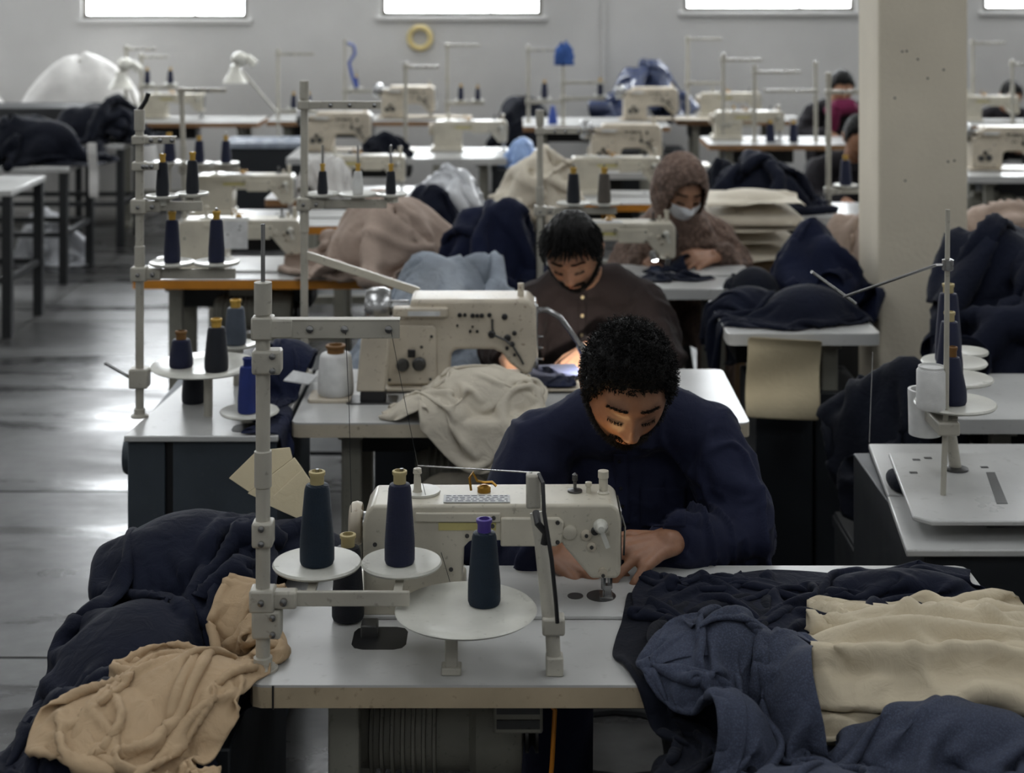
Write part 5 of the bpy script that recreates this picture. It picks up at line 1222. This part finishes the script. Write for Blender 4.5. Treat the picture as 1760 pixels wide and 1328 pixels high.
# far thread stands
FS = [('slim thread stand at far left with white lamp', 217, 78, 11.7, [(84,268)], []), ('slim thread stand on the far left table with blue tag', 243, 92, 11.8, [(98,290)], [(150,305,[(252,.05,T_navy,.1),(292,.05,T_navy,.1)])]),
      ('thread stand left of centre with two far cones', 478, 85, 11.9, [(93,540)], [(192,545,[(504,.05,T_navy,.1),(530,.05,T_navy,.1)])]), ('thread stand wound with blue tape near the wall', 593, 68, 12.0, [], [(157,640,[(612,.05,T_blue,.08)])]),
      ('thread stand with bare arm in the middle distance', 697, 108, 9.7, [(115,755)], []), ('thread stand with two cones under the wall ring', 769, 75, 12.0, [(78,826)], [(178,832,[(792,.05,T_navy,.1),(821,.05,T_navy,.09)])]),
      ('thread stand with one cone near the central window', 908, 78, 11.6, [(86,962)], [(175,965,[(936,.05,T_navy,.11)])]), ('thread stand carrying a blue rag', 968, 84, 11.4, [(142,1042)], [(170,1040,[(1032,.05,T_navy,.1)])]),
      ('pale thread stand with empty arms by the right window', 1182, 62, 12.0, [(67,1240)], [(143,1246,[])]), ('thread stand with light arm left of the column', 1243, 92, 10.4, [(103,1310)], [(215,1300,[(1262,.05,T_white,.08)])]),
      ('dark thread stand with two cones left of the column', 1297, 112, 10.3, [(124,1376)], [(254,1385,[(1325,.06,T_navy,.13),(1365,.06,T_navy,.13)])]),
      ('thread stand with lamp arm left of the column', 1402, 105, 10.35, [(156,1313)], []), ('thread stand with white frame close to the column', 1424, 125, 7.5, [(158,1490)], [(328,1480,[(1455,.06,T_navy,.12)])]),
      ('far thread stand just right of the column', 1672, 68, 11.75, [(74,1728)], []), ('thread stand with blue clip at far right', 1740, 103, 11.5, [(110,1790)], [(215,1780,[(1768,.05,T_navy,.1)])])]
for l, px, top, Y, arms, tiers in FS: stand_px(l, px, 0, top, Y, arms, tiers, bz=.78, r=.012)
# lamps with white heads at the far left
for px, py, Y, ex_, ey, l in ((412,118,11.4,478,195,'white twin-head lamp on a swing arm, far left of centre'), (215,128,11.6,240,195,'white swing lamp beside the far left stands')):
    t = thing('swing_lamp', l, 'lamp', W(ex_, ey, Y), 'swing lamps'); o = t.location; a = W(px, py, Y)-o
    M_lampw = paint('lamp_white', S(220,218,208), .3)
    MB().tube([(0,0,W(0,ey,Y).z*0-.28), (0,0,0), a], .009, 8).build('arm', M_stand, t)
    MB().lathe([(.02,.07),(.035,.06),(.045,.02),(.075,-.03),(.09,-.06),(.084,-.06),(.04,.0)], a+Vector((-.03,0,-.04)), 24).build('shade', M_lampw, t)
    MB().ell(a+Vector((0,0,.07)), (.06,.05,.05)).build('joint', M_lampw, t); MB().cyl(a+Vector((.05,0,.08)), a+Vector((.11,0,.03)), .03).build('counterweight', M_lampw, t)
heap('blue_rag', 'blue rag tied to a far thread stand top', 'rag', W(970,112,11.38), (.07,.035,.12), fabric('blue_rag_cloth', S(60,90,150), crease=.6), seed=2, amp=.3, nu=40, nv=20, outl=.4)
pl = W(950,185,11.5); tag(MB().lathe([(.0001,0),(.035,0),(.03,.05),(.02,.1),(.012,.13),(.0001,.135)], (pl.x,pl.y,.781), 16).build('blue_bottle', paint('blue_plastic', S(40,70,150), .4)), 'blue bottle standing on the far central table', 'bottle')
pts = [W(*q) for q in ((597,74,11.95),(608,78,11.95),(610,92,11.95),(600,108,11.95),(605,130,11.95),(612,150,11.95))]
tag(MB().tube(pts, .012, 8).build('blue_tape', MATS['blue_plastic']), 'blue tape curling from a far thread stand', 'tape')
M_bluewrap = paint('blue_film', S(58,68,98), .12, S(150,160,180), amount=.7, scale=8, bump=.3)
pile('wrapped_bale', 'navy bale in shiny clear film near the wall', (X(1107,12.4),12.4,.5), (.3,.24,.7), M_bluewrap, 111, n=48)
t = thing('storage_box', 'dark box under the film-wrapped bale', 'box', (X(1107,12.4),12.4,0)); MB().box(-.3,.3,-.22,.22,0,.47).build('body', M_cabdk, t, bevel=.004); MB().box(-.305,.305,-.225,.225,.46,.5).build('lid', M_cabdk, t, bevel=.004)
pile('dark_bale', 'dark cloth bale near the wall beneath the central window', (X(890,12.3),12.3,.4), (.2,.2,.52), F_navydk, 112, n=36)
t = thing('storage_box', 'dark box under the dark cloth bale', 'box', (X(890,12.3),12.3,0)); MB().box(-.2,.2,-.18,.18,0,.37).build('body', M_cabdk, t, bevel=.004); MB().box(-.205,.205,-.185,.185,.36,.4).build('lid', M_cabdk, t, bevel=.004)
# ------------------------------------------------------------------ left side: iron tables, sacks and bales
def iron_table(label, x0, x1, y0, y1, z):
    t = thing('work_table', label, 'table', ((x0+x1)/2, (y0+y1)/2, 0), 'black iron work tables')
    MB().box(x0, x1, y0, y1, z-.03, z).build('table_top', M_top, t, world=True, bevel=.004)
    for a in (x0+.03, x1-.03):
        for c in (y0+.03, y1-.03): MB().box(a-.024, a+.024, c-.024, c+.024, 0, z-.03).build('leg', M_dkmetal, t, world=True, smooth=0)
    for c in (y0+.03, y1-.03): MB().box(x0+.05, x1-.05, c-.014, c+.014, .28, .31).build('rail', M_dkmetal, t, world=True, smooth=0)
    for a in (x0+.03, x1-.03): MB().box(a-.014, a+.014, y0+.05, y1-.05, .28, .31).build('rail', M_dkmetal, t, world=True, smooth=0)
    return t
iron_table('black iron table with navy heap at the left wall side', -4.6, X(116,9.6), 9.6, 10.25, .70)
iron_table('second black iron table behind the first at left', -4.2, X(222,11.0), 10.85, 11.4, .70)
iron_table('near black iron table cut by the left frame edge', -4.4, X(20,8.2), 8.2, 8.8, .76)
pile('navy_heap', 'long navy heap on the black iron table at left', (-3.08,9.92,.70), (.5,.26,.26), F_navydk, 121, n=46)
pile('navy_heap', 'navy heap on the second black iron table', (X(165,11.1),11.12,.70), (.36,.22,.28), F_navydk, 122, n=48)
pile('white_sack', 'white woven sack on the floor under the iron table', (X(80,10.3),10.35,0), (.22,.18,.36), M_plas, 123, n=48)
heap('wrapped_bale', 'large white-wrapped bale at far left', 'bale', (X(135,12.3),12.35,0), (.6,.4,1.2), F_white, seed=3, amp=.02, flat=.1, outl=.05)
heap('wrapped_bale', 'smaller white-wrapped bale cut by the left frame edge', 'bale', (X(-75,12.3),12.4,0), (.5,.4,1.05), F_white, seed=7, amp=.03, flat=.1, outl=.05)
t = thing('tray_table', 'black tray table in front of the wrapped bales', 'table', (X(60,11.6),11.6,0))
MB().box(X(-40,11.6), X(150,11.6), 11.45, 11.9, .78, .90).build('tray', M_dkmetal, t, world=True, bevel=.01)
for a in (X(-40,11.6)+.04, X(150,11.6)-.04): MB().box(a-.02, a+.02, 11.5, 11.54, 0, .78).build('leg', M_dkmetal, t, world=True, smooth=0)
cp = [tuple(W(150+16*c/5+4*a/9, 245+95*a/9, 9.57)+Vector((0,-.01*math.sin(a),0))) for a in range(10) for c in range(6)]
tag(grid_obj('paper_strip', np.array(cp).reshape(10,6,3), F_white, thick=.003), 'white strip hanging from the iron table corner', 'strip')
t = thing('storage_box', 'dark storage box in the left middle distance', 'box', (X(458,11.2),11.2,0))
MB().box(-.27, .27, -.2, .2, 0, .66).build('body', M_cabdk, t, bevel=.004); MB().box(-.28, .28, -.21, .21, .66, .7).build('lid', M_wrap, t, bevel=.004)
# ------------------------------------------------------------------ far workers
F_pink = fabric('magenta_cloth', S(104,30,64)); F_dk = fabric('dark_far_cloth', S(34,32,36))
def far_person(label, hx, hy, Y, mat, seed, sk, hair='straight'):
    P_ = lambda dx, dy, dY: tuple(W(hx, hy, Y)+Vector((dx, dY, dy)))
    return person(label, P_(0,0,0), (.5, 0, 0), P_(0,-.13,.14), [P_(-.17,-.19,.17), P_(.17,-.19,.17)], [P_(-.26,-.34,.1), P_(.26,-.34,.1)], [P_(-.1,-.31,-.14), P_(.1,-.31,-.14)],
       [(((.5,-.7,-.4),(.1,-.5,.8),-1), {}), (((-.5,-.7,-.4),(-.1,-.5,.8),1), {})], (W(hx,hy,Y).x, Y+.38, .48), mat, sk, vox=.009, hair=hair, beard=0, seed=seed, detail=False)
far_person('far worker in magenta seated left of the column', 1447, 150, 10.95, F_dk, 11, SK2)
far_person('far worker at right edge beyond the column', 1738, 165, 12.3, F_dk, 12, SK3)
far_person('worker in dark clothes half hidden behind the column', 1478, 236, 8.2, F_dk, 13, SK2)
t = thing('magenta_scarf', 'magenta scarf on the far worker left of the column', 'scarf', W(1440,185,10.9))
MB().tube([W(1425,195,10.9)-t.location, W(1440,185,10.85)-t.location, W(1458,182,10.88)-t.location, W(1468,190,11.0)-t.location], [.05,.06,.055,.05], 12).build('loop', F_pink, t); MB().tube([W(1434,190,10.82)-t.location, W(1432,205,10.82)-t.location, W(1430,222,10.84)-t.location], [.05,.045,.04], 12).build('tail', F_pink, t)
# ------------------------------------------------------------------ small things and threads
cv = [(393,822),(442,774),(498,769),(503,788),(541,836),(519,893),(458,863)]
t = thing('canvas_piece', 'beige canvas pattern pieces leaning on the navy heap, left', 'canvas', W(460,890,3.12))
def canvas_panel(pl, dy):
    k = len(pl); f = [W(x, y, 3.12+dy+(890-y)*.0006)-t.location for x, y in pl]
    MB().add(f+[p_+Vector((0,.004,0)) for p_ in f], [tuple(range(k)), tuple(range(2*k-1,k-1,-1))]+[(i,i+k,(i+1)%k+k,(i+1)%k) for i in range(k)]).build('canvas_panel', F_canvas, t, bevel=.0015)
canvas_panel([(393,822),(442,774),(498,769),(503,788),(428,846)], .012); canvas_panel([(425,848),(506,786),(522,808),(458,864)], .006); canvas_panel([(455,866),(520,806),(541,836),(519,895)], 0)
cloth('navy_garment', 'navy garment hanging between the cabinet and second table', 'garment', F_navy2, [(-.66,3.9,1.0),(-.5,3.86,1.0),(-.5,4.35,1.02),(-.72,4.4,1.02)], (1.5,1.5), [box_c(-.93,-.56,3.83,4.5,.5,.78), box_c(-.544,.587,3.94,4.47,.5,.78), ell_c((-.6,4.28,.78),(.1,.12,.12))], n=48, m=52, seed=131, amp=.05, steps=36)
q = W(515,652,4.02); tag(MB().add([q+Vector(v) for v in ((-.04,0,-.004),(.022,0,-.014),(.042,.03,0),(-.02,.03,.012),(-.04,0,-.0005),(.022,0,-.0105),(.042,.03,.0035),(-.02,.03,.0155))], [(0,3,2,1),(4,5,6,7),(0,1,5,4),(1,2,6,5),(2,3,7,6),(3,0,4,7)]).build('paper_tag', M_paper, smooth=0), 'white paper tag on the navy garment beside second table', 'tag')
pile('ecru_bundle', 'grey-ecru bundle below the second table front', (X(770,4.1),4.12,.3), (.17,.12,.31), F_ecru, 132, n=44)
t = thing('crate', 'dark crate under the second table', 'crate', (X(770,4.1),4.12,0)); MB().box(-.16,.16,-.1,.1,.02,.3).build('body', M_cabdk, t, bevel=.004); MB().box(-.165,.165,-.105,.105,.26,.29).build('rim', M_cabdk, t, bevel=.004)
cloth('navy_garment', 'navy piece under the needle of the arched machine', 'garment', F_navy2, [(X(905,4.3),4.22,.83),(X(995,4.3),4.24,.83),(X(985,4.4),4.42,.84),(X(905,4.4),4.42,.84)], (1.3,1.3), [box_c(-.544,.587,3.94,4.47,.5,.794)], n=28, m=24, seed=133, amp=.02)
for pts, l in (([W(1629,366,3.28), W(1560,430,3.3), W(1452,512,3.42)], None),
               ([W(720,805,2.84), W(745,905,2.8), W(775,1005,2.76)], 'dark thread running from the winder post to the foreground table'),
               ([W(594,570,2.54), W(600,700,2.6), W(604,880,2.8)], 'dark thread falling from the foreground stand arm to the rear cone'),
               ([W(672,568,2.54), W(690,660,2.56), W(712,770,2.6), W(718,800,2.84)], 'dark thread from the foreground stand arm to the winder post'),
               ([W(1500,605,3.7), W(1497,680,3.7), W(1494,760,3.7)], 'pale string hanging beside the right cabinet')):
    if l: thread(pts, l, T_white if 'pale' in l else None, .0005)
